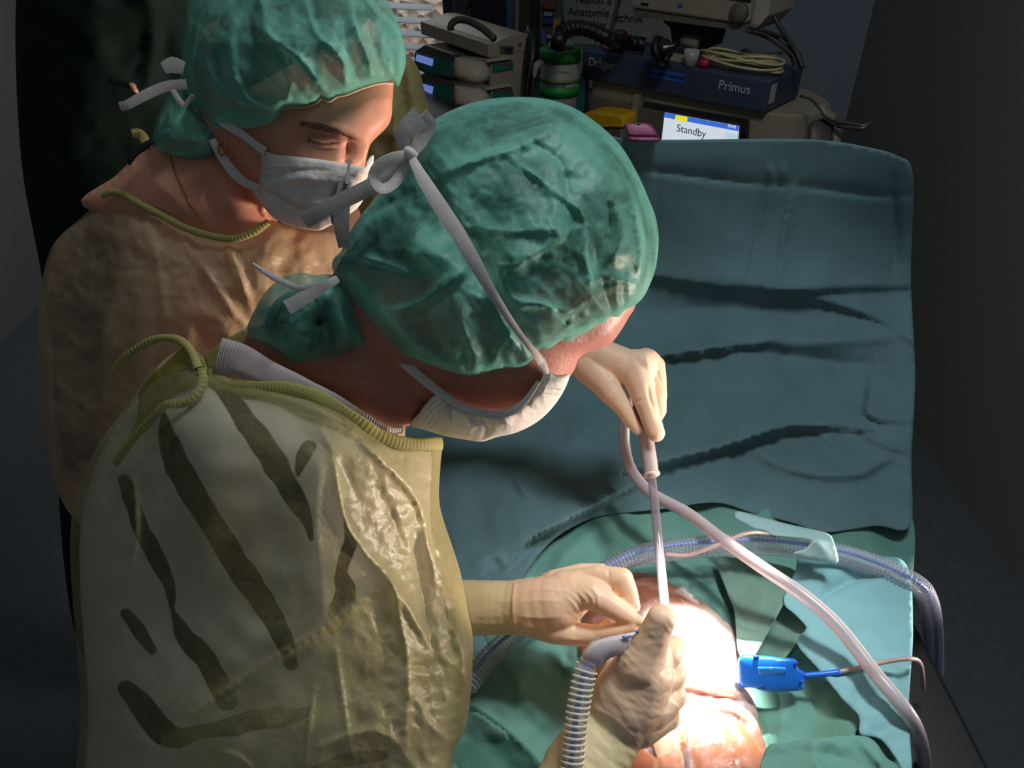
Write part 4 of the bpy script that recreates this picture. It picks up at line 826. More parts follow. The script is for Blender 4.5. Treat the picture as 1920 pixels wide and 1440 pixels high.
# ================================================================ the assistant on the left
as_ = thing('person', 'assistant in green cap and white mask looking down beside the surgeon', 'person', (-.32, .95, 0))
skin2 = skinmat('assistant_skin', '#e6a688', '#8a5a46', bumps=.15, bscale=420, attrs=(('brow', '#6a4c40', .5), ('lash', '#2a1512', .85), ('eye_nose_tint', '#a05448', .35)))
h2 = [(362, 120), (400, 40), (500, -20), (620, -30), (700, 30), (740, 100), (739, 150), (736, 190), (734, 222), (724, 241), (706, 258), (695, 270), (690, 284), (686, 300), (684, 313), (676, 322), (684, 350), (670, 380), (620, 410), (560, 415), (510, 398), (470, 350), (430, 300), (390, 250), (370, 200)]
v2 = inflate('h', h2, RBF([(370, 150, .945), (560, 0, .93), (740, 150, .90), (690, 300, .885), (620, 400, .90), (440, 300, .94)]), .070, None, step=7, raw=True, power=.45)
n2 = inflate('n', [(150, 380), (215, 330), (260, 290), (330, 260), (440, 290), (500, 380), (520, 430), (440, 470), (330, 460), (230, 420)], RBF([(250, 300, .99), (500, 400, .955), (200, 400, 1.0), (400, 440, .975)]), .055, None, step=9, raw=True)
FF = [([(548, 224), (590, 232), (640, 243), (680, 258)], .004, 10, 12), ([(560, 252), (600, 258), (640, 260)], -.0035, 8, 10), ([(575, 262), (605, 272), (638, 268)], .0045, 9), ([(572, 258), (590, 259), (620, 266), (645, 262)], -.0022, 2.2), ([(580, 270), (610, 280), (640, 276)], -.003, 5),
 ([(652, 262), (655, 285), (648, 308)], -.011, 11), ([(625, 300), (650, 296), (668, 306)], .004, 8), ([(684, 262), (680, 290), (678, 312)], .006, 9), ([(540, 285), (580, 295), (620, 296)], .004, 16), ([(700, 170), (722, 200), (722, 235)], .001, 20), ([(470, 260), (500, 300), (520, 340)], -.006, 20),
 ([(455, 330), (480, 380), (520, 420)], -.010, 16), ([(380, 330), (400, 380), (430, 420)], -.006, 16), ([(280, 330), (330, 370), (380, 425)], .005, 26), ([(430, 330), (400, 340), (370, 380)], .004, 20)]
def brow(x, y):
    dd, s, t = polydist(x, y, smooth([(560, 232), (585, 234), (612, 240), (640, 249), (672, 263)], 8, False)); w = np.interp(t, [0, .3, .7, 1], [1.2, 3, 5, 3.5])
    return np.clip(1.25-dd/w, 0, 1)*np.clip(.75+.6*vnoise(x*1.0+y*.8, y*3, 3.2, 4), 0, 1)*np.interp(t, [0, .25, 1], [.3, .8, 1])
def lash(x, y):
    dd, s, t = polydist(x, y, smooth([(578, 260), (592, 265), (612, 269), (634, 266)], 6, False)); return np.clip(1.2-dd/2.0, 0, 1)*.9
blob('body', [[(400, 400, 1.04, 60), (400, 520, 1.08, 110), (400, 800, 1.13, 140), wc(-.42, .9, .95, .12)], [wc(-.50, .9, .9, .08), wc(-.50, .9, .5, .06), wc(-.50, .9, .08, .045), wc(-.46, .94, .035, .035)], [wc(-.35, .9, .9, .08), wc(-.35, .9, .5, .06), wc(-.35, .9, .08, .045), wc(-.31, .94, .035, .035)], [(240, 440, 1.06, 56), (210, 560, 1.10, 52), (230, 800, 1.12, 44)], [(560, 520, 1.10, 60), (700, 600, 1.16, 52), (860, 620, 1.20, 42), (1000, 640, 1.205, 34), (1060, 645, 1.205, 32)]],
  skin2.m, as_, voxel=.0024, it=4, more=[v2, n2], fl=FF, attrs={'brow': brow, 'lash': lash, 'eye_nose_tint': lambda x, y: np.exp(-(polydist(x, y, smooth([(560, 258), (600, 254), (640, 262), (655, 300)], 6, False))[0]/12)**2)})  # reddish tint around the eye and down the side of the nose
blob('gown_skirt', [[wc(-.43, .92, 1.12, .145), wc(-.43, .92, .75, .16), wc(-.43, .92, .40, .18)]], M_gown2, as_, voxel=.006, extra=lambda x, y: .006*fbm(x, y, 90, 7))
blob('gown_sleeve', [[(580, 540, 1.12, 68), (700, 600, 1.16, 60), (860, 620, 1.20, 50), (950, 634, 1.205, 44)]], M_sleeve, as_, voxel=.004)
for dx in (-.50, -.35): blob('trouser_leg', [[wc(dx, .9, .85, .09), wc(dx, .9, .5, .078), wc(dx, .9, .12, .07)]], M_trouser, as_, voxel=.006)
def hairs(name, items, mat, parent, r=.00022):
    V = []; FS = []
    for a, b, c_ in items:
        v, f = tube_vf(pxpath([a, b, c_], 2), np.linspace(r, r*.4, len(pxpath([a, b, c_], 2))), 4); k = len(V); V += v; FS += [tuple(i+k for i in q) for q in f]
    return mesh_obj(name, V, FS, mat, parent)
M_lash = simple('dark_lash_hair', '#1a0e0c', .5)
rr = random.Random(5); L_ = []; pl = smooth([(578, 260), (592, 265), (612, 269), (636, 266)], 2.2, False)
def facedepth(px, py):      # first hit of the assistant's face seen from the camera
    dg = bpy.context.evaluated_depsgraph_get(); o = [c_ for c_ in as_.children if c_.name.startswith('body')][0]
    r = ray(px, py); off = Vector(as_.location)
    h = o.ray_cast(CAM-off, r.normalized()); return ((h[1]+off-CAM).dot(FWD)) if h[0] else .84
for p_ in pl:
    z = facedepth(p_[0], p_[1])
    for k in range(2):
        dx = rr.uniform(-2, 2)+(p_[0]-606)*.16; dy = rr.uniform(4, 9); x0 = p_[0]+rr.uniform(-1, 1)
        L_.append(((x0, p_[1], z-.0006), (x0+dx*.6, p_[1]+dy*.6, z-.003), (x0+dx*1.3, p_[1]+dy, z-.0045)))
hairs('eyelashes', L_, M_lash, as_, .00022)
L_ = []; pl = smooth([(566, 233), (585, 235), (612, 241), (640, 250), (670, 263)], 1.6, False)
for i, p_ in enumerate(pl):
    z = facedepth(p_[0], p_[1])
    for k in range(4):
        w = 7*math.sin(math.pi*min(1, .25+i/len(pl)*.8)); oy = rr.uniform(-w, w); x0 = p_[0]+rr.uniform(-1, 1)
        z = facedepth(x0, p_[1]+oy); L_.append(((x0, p_[1]+oy, z-.0003), (x0-4, p_[1]+oy-1, z-.0008), (x0-8, p_[1]+oy-2.2, z-.0005)))
hairs('eyebrow', L_, simple('brown_brow_hair', '#4a362e', .6), as_, .00015)
cap2 = [(352, 10), (368, -40), (450, -80), (560, -92), (650, -66), (715, -15), (742, 35), (756, 75), (761, 115), (753, 148), (744, 165), (738, 155), (722, 154), (700, 158), (675, 166), (650, 176), (632, 180), (620, 188), (611, 188), (603, 183), (594, 192), (582, 197), (566, 200), (548, 199), (532, 205), (526, 218), (516, 227), (496, 236), (465, 241), (430, 240), (402, 238), (378, 210), (356, 192), (345, 150), (341, 110), (346, 78), (352, 45)]
C2 = [([(490, 0), (500, 60), (560, 110), (600, 160), (618, 185)], .010, 7, 16), ([(465, 20), (475, 80), (500, 140), (560, 195)], -.008, 12), ([(570, -20), (590, 60), (640, 110), (652, 172)], .009, 7, 14), ([(660, 0), (665, 50), (690, 110), (700, 155)], .008, 6, 12), ([(685, 20), (700, 80), (720, 150)], -.007, 7), ([(710, 40), (730, 90), (738, 150)], .006, 7), ([(640, 20), (650, 90), (676, 160)], -.007, 8),
 ([(440, 40), (430, 110), (460, 180), (520, 195)], .010, 9, 18), ([(370, 80), (400, 150), (440, 190), (470, 190)], .009, 8), ([(455, 150), (475, 185), (510, 187)], -.009, 8), ([(355, 60), (365, 130), (380, 190)], -.007, 9), ([(520, 60), (540, 130), (600, 190)], -.007, 9), ([(560, 140), (575, 170), (595, 190)], .006, 5), ([(545, 150), (540, 175), (540, 200)], .006, 6), ([(395, 236), (430, 205), (500, 205), (525, 215)], .007, 8), ([(620, 110), (640, 140), (655, 172)], .006, 5), ([(598, 95), (620, 110), (650, 80)], .005, 5), ([(400, 0), (380, 60), (372, 110)], .008, 10)]
capm2 = inflate('bouffant_cap', cap2, RBF([(350, 100, .955), (560, -90, .93), (757, 80, .90), (742, 160, .872), (700, 158, .862), (620, 188, .855), (540, 202, .862), (460, 240, .880), (400, 236, .90), (560, 60, .91)]), lambda x, y: .105-.045*np.clip((y-80)/130, 0, 1), M_cap, as_, step=5.5, power=.44, back=.7, fl=C2,
  extra=lambda x, y: .006*fbm(x, y, 90, 12)+.003*(crumple(x, y, 46, 15, 1.1, 2)-.5)*1.6+.0012*crumple(x, y, 18, 16), rim=.15, attrs={'dense': lines_attr([([(490, 0), (500, 60), (560, 110), (618, 185)], 10), ([(570, -20), (590, 60), (640, 110), (652, 172)], 8), ([(660, 0), (665, 50), (700, 155)], 6), ([(440, 40), (430, 110), (460, 180), (520, 195)], 12), ([(370, 80), (400, 150), (470, 190)], 10), ([(395, 236), (430, 222), (500, 225), (525, 215)], 16), ([(530, 205), (600, 190), (700, 155), (745, 150)], 12), ([(350, 190), (345, 120), (350, 40)], 12), ([(755, 140), (757, 80), (740, 30)], 8), ([(710, 40), (738, 150)], 6)])})
el = smooth([(530, 207), (548, 201), (566, 202), (582, 199), (594, 194), (603, 185), (611, 190), (620, 190), (632, 182), (650, 178), (675, 168), (700, 160), (722, 156), (736, 158)], 4, False)
ez = np.array([facedepth(a, b+3) for a, b in el]); ez = np.convolve(np.pad(ez, 3, 'edge'), np.ones(7)/7, 'valid')
tube('cap_elastic', Pn(el[:, 0], el[:, 1], ez-.004), .0010, simple('cream_elastic', '#d8bfa8', .7), capm2, 8)
bun2 = [(345, 140), (322, 172), (300, 210), (287, 255), (291, 280), (312, 292), (345, 300), (380, 303), (402, 296), (408, 276), (428, 262), (434, 246), (420, 236), (385, 225), (360, 195)]
inflate('cap_hair_bag', bun2, .955, .050, M_cap, capm2, step=5, fl=[([(360, 190), (320, 240), (295, 275)], .008, 8), ([(365, 200), (340, 250), (320, 290)], -.007, 8), ([(372, 210), (362, 260), (360, 300)], .007, 8), ([(420, 240), (395, 250), (380, 280)], .007, 8), ([(360, 225), (400, 255), (430, 250)], -.006, 6)], extra=lambda x, y: .003*crumple(x, y, 30, 9), attrs={'dense': lines_attr([([(360, 190), (320, 240), (295, 275)], 9), ([(290, 280), (345, 298), (400, 295)], 9), ([(420, 240), (395, 250), (380, 280)], 12)])}, rim=.2)
inflate('hair', [(392, 110), (415, 30), (500, -30), (620, -40), (700, 20), (735, 90), (735, 140), (690, 150), (620, 172), (560, 185), (510, 205), (470, 222), (425, 215), (400, 180)], .930, .078, simple('brown_hair', '#261a12', .55, .4, var=.5, scale=60, bump=.6, bscale=120), as_, step=10, power=.44)
M2 = [(493, 284), (520, 290), (560, 294), (600, 299), (640, 305), (672, 311), (683, 313), (688, 303), (695, 293), (700, 290), (701, 300), (697, 318), (688, 335), (684, 352), (681, 374), (668, 392), (645, 408), (620, 422), (598, 432), (565, 428), (535, 420), (512, 408), (494, 388), (476, 362), (462, 345), (482, 351), (487, 330), (490, 305)]
mk2 = inflate('face_mask', M2, RBF([(493, 284, .873), (560, 294, .850), (640, 305, .828), (683, 313, .820), (702, 285, .84), (688, 340, .835), (650, 405, .85), (598, 432, .875), (476, 360, .905), (530, 415, .89)]), .017, M_mask, as_, step=1.9, sm=4,
  fl=[([(500, 352), (560, 335), (620, 340)], .0022, 10), ([(505, 362), (570, 350), (640, 352)], -.003, 8), ([(500, 345), (560, 320), (640, 322)], -.0025, 7), ([(510, 360), (560, 380), (640, 380)], .003, 8), ([(480, 352), (520, 370), (560, 395), (590, 415)], -.004, 4), ([(470, 350), (500, 375), (540, 405), (580, 425)], .003, 5), ([(485, 352), (510, 344), (540, 330)], .002, 3), ([(543, 303), (610, 310), (683, 322)], -.001, 1.6), ([(560, 395), (610, 385), (640, 395)], .003, 8)],
  attrs={'stitch': stitches([[(496, 290), (494, 312), (488, 330), (486, 348)], [(500, 290), (498, 312), (492, 332), (490, 350)], [(505, 290), (503, 312), (497, 335)], [(508, 303), (560, 306), (620, 313), (680, 324)], [(508, 313), (560, 317), (620, 324), (676, 332)], [(508, 317), (560, 321), (620, 329), (676, 337)], [(500, 357), (530, 372), (555, 387), (578, 400)], [(520, 362), (550, 378), (575, 393), (584, 398)]], 5.4, 1.4)}, extra=lambda x, y: .0012*fbm(x, y, 30, 6), rim=.3)
ribbon('mask_tie', [(408, 222, .885), (432, 239, .872), (455, 253, .866), (475, 268, .866), (497, 284, .866)], [.009, .009, .008, .009], M_tie, mk2)
ribbon('mask_tie', [(398, 262, .905), (415, 292, .90), (440, 326, .895), (462, 344, .888), (484, 351, .880)], [.008, .010, .011, .010, .007], M_tie, mk2)
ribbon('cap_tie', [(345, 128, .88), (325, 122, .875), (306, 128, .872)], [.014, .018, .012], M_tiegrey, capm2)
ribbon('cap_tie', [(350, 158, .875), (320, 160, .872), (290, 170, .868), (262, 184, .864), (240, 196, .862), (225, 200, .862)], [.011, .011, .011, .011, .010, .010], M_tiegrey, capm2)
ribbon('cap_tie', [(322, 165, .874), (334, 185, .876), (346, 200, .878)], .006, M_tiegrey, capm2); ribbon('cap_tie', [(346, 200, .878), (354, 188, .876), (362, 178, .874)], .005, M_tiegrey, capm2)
M_gold = simple('gold', '#c08a3a', .25, .5, metal=1)
ep = [(416+6*math.sin(a), 278+13*math.cos(a), .895) for a in np.linspace(0, 6.0, 22)]
tube('earring', pxpath(ep, 3), .0014, M_gold, as_)
def bodyd(px, py, dflt=.93):
    o = [c_ for c_ in as_.children if c_.name.startswith('body')][0]; off = Vector(as_.location)
    h = o.ray_cast(CAM-off, ray(px, py).normalized()); return ((h[1]+off-CAM).dot(FWD)) if h[0] else dflt
ch = smooth([(318, 292), (328, 322), (342, 352), (358, 384), (384, 420)], 2.4, False); V = []; FS = []
for i, p_ in enumerate(ch):
    c0 = np.array(P(p_[0], p_[1], bodyd(*p_)-.001)); iv, ifc = ico(); k = len(V)*1
    base = sum(len(a) for a in V); V.append(iv*np.array([.0011, .0011, .0011])+c0); FS += [tuple(q+base for q in f) for f in ifc]
mesh_obj('necklace', np.concatenate(V), FS, M_gold, as_)
g2_out = [(90, 480), (150, 410), (200, 372), (236, 362), (265, 384), (300, 400), (340, 422), (390, 440), (440, 449), (480, 434), (505, 415), (560, 425), (640, 435), (690, 480), (740, 620), (740, 900), (500, 1000), (200, 1000), (100, 900), (70, 650)]
g2d = RBF([(236, 362, .985), (340, 422, .945), (440, 449, .93), (505, 415, .945), (640, 440, 1.0), (740, 700, 1.08), (400, 1000, 1.08), (80, 650, 1.06), (90, 480, 1.04)])
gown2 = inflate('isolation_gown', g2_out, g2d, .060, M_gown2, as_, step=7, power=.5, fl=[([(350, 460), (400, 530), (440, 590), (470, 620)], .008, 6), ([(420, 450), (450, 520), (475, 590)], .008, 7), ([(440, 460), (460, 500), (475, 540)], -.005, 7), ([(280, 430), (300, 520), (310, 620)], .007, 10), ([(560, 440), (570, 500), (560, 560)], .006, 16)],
  extra=lambda x, y: .006*fbm(x, y, 100, 81)+.003*crumple(x, y, 40, 82, .8, 2)+.0022*crumple(x, y, 18, 83)*(y < 560), attrs={'dense': lambda x, y: np.clip((x-250)/40, 0, 1)*.35}, rim=.3)
inflate('undershirt', [(120, 500), (200, 410), (250, 400), (272, 440), (290, 520), (300, 700), (280, 900), (140, 900), (100, 700)], lambda x, y: g2d(x, y)+.012, .055, simple('dark_grey_undershirt', '#33372f', .8), as_, step=12)
inflate('undershirt', [(596, 440), (640, 445), (700, 500), (730, 620), (720, 800), (600, 800), (590, 600)], lambda x, y: g2d(x, y)+.006, .040, simple('khaki_undershirt', '#5f5a3e', .8), as_, step=12)
binding('neck_binding', [(190, 366, .965), (215, 360, .96), (238, 368, .955), (268, 386, .942), (300, 402, .930), (345, 426, .914), (390, 441, .902), (438, 448, .895), (475, 436, .893), (504, 416, .893)], .0085, gown2, amp=.0003)
inflate('bra_strap', [(240, 295), (262, 272), (284, 260), (290, 268), (262, 288), (243, 310)], .925, .003, simple('black_strap', '#0c0b0c', .6), as_, step=4)
gw3 = [([(1150, 690), (1160, 680), (1170, 678)], .001, 2), ([(1152, 706), (1158, 690), (1170, 684)], .0016, 2.5), ([(1158, 712), (1164, 696), (1176, 690)], .0016, 2.5), ([(1164, 716), (1169, 702), (1180, 696)], .0016, 2.5), ([(1169, 719), (1175, 708), (1184, 702)], .0016, 2.5), ([(1147, 700), (1150, 712), (1164, 722)], .002, 3),
 ([(1112, 728), (1122, 722), (1128, 712)], .001, 3), ([(1130, 752), (1140, 744), (1146, 735)], .001, 3), ([(1146, 766), (1156, 757), (1160, 748)], .001, 3), ([(1160, 782), (1170, 770), (1173, 760)], .001, 3), ([(1192, 754), (1199, 751), (1206, 750)], -.0015, 2), ([(1226, 778), (1232, 782), (1235, 788)], -.001, 3), ([(1216, 722), (1220, 745), (1226, 765)], -.004, 3), ([(1226, 815), (1236, 812), (1243, 814)], .0012, 3), ([(1225, 680), (1234, 700), (1240, 720)], -.0018, 3), ([(1208, 664), (1216, 690), (1222, 715)], .0015, 5)]
blob('glove', [[(1000, 645, 1.20, 40), (1040, 648, 1.195, 38), (1085, 660, 1.185, 36)], [(1085, 662, 1.185, 34), (1130, 672, 1.17, 36), (1175, 690, 1.16, 36), (1200, 688, 1.155, 34)],
  [(1190, 695, 1.15, 30), (1200, 722, 1.14, 26), (1212, 758, 1.13, 21), (1222, 790, 1.125, 18.5), (1230, 812, 1.12, 17)],
  [(1210, 682, 1.165, 30), (1226, 700, 1.16, 22), (1233, 740, 1.155, 17), (1236, 770, 1.155, 14), (1226, 790, 1.16, 12)],
  [(1210, 682, 1.18, 28), (1230, 684, 1.18, 17), (1238, 710, 1.18, 12), (1240, 745, 1.18, 11), (1228, 770, 1.185, 10)],
  [(1200, 680, 1.19, 26), (1224, 676, 1.195, 16), (1236, 690, 1.195, 11), (1236, 720, 1.20, 10), (1225, 745, 1.20, 9)],
  [(1105, 690, 1.17, 32), (1130, 715, 1.155, 27), (1150, 742, 1.145, 22), (1168, 765, 1.14, 17), (1182, 787, 1.138, 14), (1195, 806, 1.135, 10)]],
  M_glove, as_, voxel=.0017, it=4, fl=gw3, attrs={'cuff': lambda x, y: np.clip((1050-x)/4, 0, 1)})
# ================================================================ people further back
ol = thing('person', 'person in an olive gown standing behind the assistant, mostly hidden', 'person', (-.25, 1.25, 0))
blob('body', [[(600, 60, 1.34, 60), (600, 0, 1.33, 66)], [(600, 120, 1.36, 50), (620, 260, 1.45, 90), (650, 500, 1.58, 90), (680, 900, 1.92, 70), (700, 1100, 2.15, 50)], [(700, 200, 1.46, 40), (750, 300, 1.52, 30), (760, 500, 1.60, 28)]], skin2.m, ol, voxel=.006)
inflate('isolation_gown', [(560, 120), (640, 70), (700, 75), (745, 96), (768, 106), (786, 132), (798, 178), (812, 222), (824, 270), (840, 420), (820, 1150), (600, 1150), (560, 400)], upright(1.45), .09, M_olive, ol, step=8, fl=[([(760, 110), (775, 180), (790, 260)], .012, 8, 12), ([(745, 130), (755, 200), (765, 280)], -.012, 10), ([(735, 160), (740, 220), (745, 300)], .012, 9), ([(775, 130), (800, 200), (815, 260)], -.008, 7), ([(700, 280), (720, 330), (740, 360)], .01, 12)], extra=lambda x, y: .006*fbm(x, y, 50, 6), attrs={'dense': lambda x, y: x*0}, rim=.3)
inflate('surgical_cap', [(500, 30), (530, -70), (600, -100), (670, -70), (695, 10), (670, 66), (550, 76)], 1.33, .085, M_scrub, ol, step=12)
dk = thing('person', 'person in dark green scrubs at the upper left edge, behind the white cap ties', 'person', (-.75, 1.15, 0))
blob('body', [[(110, -260, 1.14, 75), (110, -150, 1.15, 55)], [(110, -80, 1.14, 40), (200, 100, 1.20, 70), (220, 500, 1.40, 70), (250, 900, 1.68, 60), (280, 1150, 1.95, 50)], [(240, 150, 1.13, 8), (256, 172, 1.12, 8)]], skin2.m, dk, voxel=.006)
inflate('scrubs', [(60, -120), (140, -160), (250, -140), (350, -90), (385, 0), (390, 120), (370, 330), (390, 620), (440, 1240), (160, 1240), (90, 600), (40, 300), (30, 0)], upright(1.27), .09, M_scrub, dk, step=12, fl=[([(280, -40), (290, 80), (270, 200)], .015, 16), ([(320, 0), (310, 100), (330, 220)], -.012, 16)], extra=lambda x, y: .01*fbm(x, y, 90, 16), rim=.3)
ribbon('gown_tie', [(248, 250, 1.08), (262, 250, 1.08), (272, 262, 1.08), (276, 275, 1.08)], .012, M_band, dk)
# ================================================================ room
ot = thing('operating_table', 'operating table under the green and teal drapes, almost hidden', 'table', (.27, .75, 0))
box('table_top', (.27, .75, .90), (.70, 1.05, .05), simple('black_table_pad', '#17181a', .6), ot, None, .01); box('column', (.27, .85, .46), (.22, .32, .84), simple('table_steel', '#8c9092', .35, metal=.6), ot, None, .01); box('base', (.27, .80, .04), (.5, .8, .08), simple('table_base_grey', '#5c6062', .5), ot, None, .01)
class Fr:
    """upright reference plane: origin on the floor, ex along it, ey away from the camera"""
    def __init__(s, o, ex):
        s.o = Vector((o[0], o[1], 0)); s.ex = Vector((ex[0], ex[1], 0)).normalized(); s.ey = Vector((-s.ex.y, s.ex.x, 0))
        s.M = Matrix(((s.ex.x, s.ey.x, 0, s.o.x), (s.ex.y, s.ey.y, 0, s.o.y), (0, 0, 1, 0), (0, 0, 0, 1)))
    def hit(s, px, py, v=0.0):
        r = ray(px, py); p0 = s.o + s.ey*v; t = (p0-CAM).dot(s.ey)/r.dot(s.ey); p = CAM+r*t; return ((p-s.o).dot(s.ex), p.z)
    def w(s, u, v, z): return s.M @ Vector((u, v, z))
    def pris(s, name, pts, v0, v1, mat, parent=None, bevel=0, px=True):
        q = [s.hit(a, b, v0) for a, b in pts] if px else pts
        # local polygon (u,z) pulled along y
        R = Matrix(((1, 0, 0, 0), (0, 0, 1, 0), (0, 1, 0, 0), (0, 0, 0, 1)))
        return prism(name, q, v0, v1, mat, parent, s.M @ R, bevel)
    def box(s, name, u0, u1, v0, v1, z0, z1, mat, parent=None, bevel=0): return box(name, ((u0+u1)/2, (v0+v1)/2, (z0+z1)/2), (u1-u0, v1-v0, z1-z0), mat, parent, s.M, bevel)
    def txt(s, name, st, px, py, v, size, mat, parent, align='CENTER'):
        u, z = s.hit(px, py, v)
        R = Matrix(((1, 0, 0, u), (0, 0, -1, v), (0, 1, 0, z), (0, 0, 0, 1))); return text(name, st, size, mat, parent, s.M @ R, .0004, align)
WF = Fr((0, 4.15), (.968, -.252))
M_wall = simple('blue_grey_wall_paint', '#8d98a3', .8, var=.03); M_wall2 = simple('warm_grey_wall_paint', '#7f7c7a', .8, var=.03); M_floor = simple('grey_vinyl_floor', '#5b6062', .5, var=.1)
def st(o): o['kind'] = 'structure'; return o
wu1, wz0 = WF.hit(852, 60); wzb = WF.hit(800, 165)[1]; wu0 = -1.7; wz1 = 2.3
st(box('floor', (0, 1.6, -.05), (5.2, 6.4, .1), M_floor))
bm = bmesh.new()
for (u0, u1, z0, z1) in ((-2.6, wu0, 0, 2.9), (wu0, wu1, 0, wzb), (wu0, wu1, wz1, 2.9), (wu1, 2.15, 0, 2.9)): boxv(bm, ((u0+u1)/2, .06, (z0+z1)/2), (u1-u0, .12, z1-z0))
st(bmobj('wall_back', bm, M_wall, None, WF.M))
wr = WF.w(WF.hit(1604, 150)[0], 0, 0)
st(box('wall_right', (wr.x+.06, (wr.y-1.6)/2+.0, 1.45), (.12, wr.y+1.6, 2.9), M_wall2)); st(box('wall_left', (-2.45, 1.6, 1.45), (.12, 6.4, 2.9), M_wall2))
M_frame = simple('dark_grey_window_frame', '#4a5052', .5); M_glass = plastic_clear('window_glass', '#c8d4d8', .04, .03)
wn = thing('window_1', 'window with horizontal slat blind behind the caps', 'window', WF.w(wu0, 0, wzb)); del wn['label'], wn['category']; wn['kind'] = 'structure'
bm = bmesh.new()
for (u0, u1, z0, z1) in ((wu1-.06, wu1, wzb, wz1), (wu0, wu0+.06, wzb, wz1), (wu0, wu1, wzb, wzb+.06), (wu0, wu1, wz1-.06, wz1)): boxv(bm, ((u0+u1)/2, .05, (z0+z1)/2), (u1-u0, .08, z1-z0))
bmobj('window_frame', bm, M_frame, wn, WF.M); WF.box('pane', wu0+.06, wu1-.06, .06, .066, wzb+.06, wz1-.06, M_glass, wn)
bl = thing('window_blind', 'grey horizontal slat blind hanging in the window at the top', 'blind', WF.w(wu1-.8, -.03, 2.2)); M_slat = simple('blue_grey_slat', '#a9b4bd', .45)
zz = [WF.hit(780, y, -.03)[1] for y in (13, 38.5, 64, 89, 113)]; dz = (zz[0]-zz[-1])/4
k = int((zz[0]-wzb)/dz); n = 0
for i in range(-14, k+1):
    z = zz[0]-i*dz
    if z > wz1-.05: continue
    bm = bmesh.new(); R = Matrix.Rotation(math.radians(38), 3, 'X'); boxv(bm, ((wu0+wu1)/2-.04, -.03, z), (wu1-wu0-.12, .036, .003), R); bmobj('slat', bm, M_slat, bl, WF.M)
t = NT('pale_stone_rubble'); vo = t.n('ShaderNodeTexVoronoi'); vo.inputs['Scale'].default_value = 14; t.l(t.coord(), vo.inputs[0])
t.set(Base_Color=t.mix(t.noise(6, 4), t.ramp(t.noise(30, 5), [(.35, lin('#6d7a66')), (.65, lin('#b9beb0'))]), lin('#a06a58')), Roughness=.9); t.bump(vo.outputs['Distance'], .8, .03)
yard = WF.box('garden_wall', -2.2, .8, 1.2, 1.3, 0, 2.0, t.m); tag(yard, 'pale rubble stone wall outdoors, seen between the blind slats', 'wall')
lamp('outdoor_daylight', 'AREA', WF.w(-.6, .55, 2.6), WF.w(-.6, 1.2, 1.2), 70, (.95, 1, 1), shape='RECTANGLE', size=1.6, size_y=.5)
# ---------------- cabinet and shelf things by the back wall
M_cab = simple('dark_grey_cabinet', '#3c3a38', .5); M_navy = simple('navy_panel', '#10142a', .5); M_white = simple('dull_white_plastic', '#b9b5ad', .5); M_black = simple('black_rubber', '#0c0c0d', .45, .5)
cb = thing('cabinet', 'tall grey cabinet with a navy blue door behind the beige pump stack', 'cabinet', WF.w(0, -.3, 0))
ca = WF.hit(852, 60, -.35)[0]; cc = WF.hit(990, 60, -.35)[0]
WF.box('body', ca, cc, -.33, -.03, 0, 2.2, M_cab, cb)
WF.pris('door', [(884, -80), (950, -80), (948, 150), (884, 150)], -.35, -.331, M_navy, cb); WF.pris('edge_strip', [(950, -80), (964, -80), (962, 150), (949, 150)], -.352, -.331, simple('steel_blue_strip', '#3e5872', .4), cb); WF.pris('edge_strip', [(966, -80), (973, -80), (970, 150), (964, 150)], -.36, -.331, simple('grey_edge', '#7c7d7a', .4), cb)
WF.pris('handle', [(876, 4), (880, 4), (880, 14), (876, 14)], -.37, -.33, M_black, cb)
sh = thing('wall_organizer', 'cluttered narrow organizer holding small packets between cabinet and poster', 'organizer', WF.w(.25, -.3, .8))
WF.pris('back_panel', [(1012, -80), (1052, -80), (1052, 90), (1012, 90)], -.22, -.20, simple('grey_organizer', '#585a55', .6), sh)
for i, (pts, col) in enumerate((([(1018, 4), (1042, 4), (1041, 18), (1018, 16)], '#7a4a38'), ([(1018, 32), (1036, 34), (1035, 46), (1018, 44)], '#2d4a86'), ([(1038, 36), (1050, 38), (1042, 80), (1034, 78)], '#c48a1c'), ([(1014, 58), (1024, 60), (1024, 84), (1014, 82)], '#4d6aa8'), ([(1025, 66), (1033, 67), (1033, 72), (1025, 71)], '#b9b0a6'), ([(1020, 22), (1036, 24), (1034, 30), (1020, 30)], '#8d98b0'))):
    WF.pris('packet', pts, -.25, -.221, simple('packet_%s' % col[1:], col, .5), sh)
po = thing('poster', 'white wall poster with lines of dark German text behind the anaesthesia machine', 'poster', WF.w(.5, -.05, 1.0))
WF.pris('board', [(1040, -140), (1330, -110), (1330, 110), (1240, 180), (1058, 160), (1055, 40)], -.03, -.012, simple('poster_paper', '#9a9c94', .7), po)
M_ink = simple('dark_ink', '#23262a', .7); M_edge = simple('teal_poster_edge', '#4e7a80', .6)
WF.pris('teal_edge', [(1040, -100), (1044, -100), (1060, 50), (1056, 50)], -.034, -.028, M_edge, po)
for s_, x, y, sz in (('realität am', 1120, 0, .048), ('Anatomie u.', 1114, 24, .052), ('Technik', 1172, 34, .052), ('Hohes Vertr', 1104, 46, .050), ('Besonde', 1096, 86, .048)): WF.txt('poster_text', s_, x, y, -.036, sz, M_ink, po)
WF.pris('bullet_mark', [(1076, 37), (1079, 37.4), (1079, 40.4), (1076, 40)], -.037, -.035, M_ink, po)
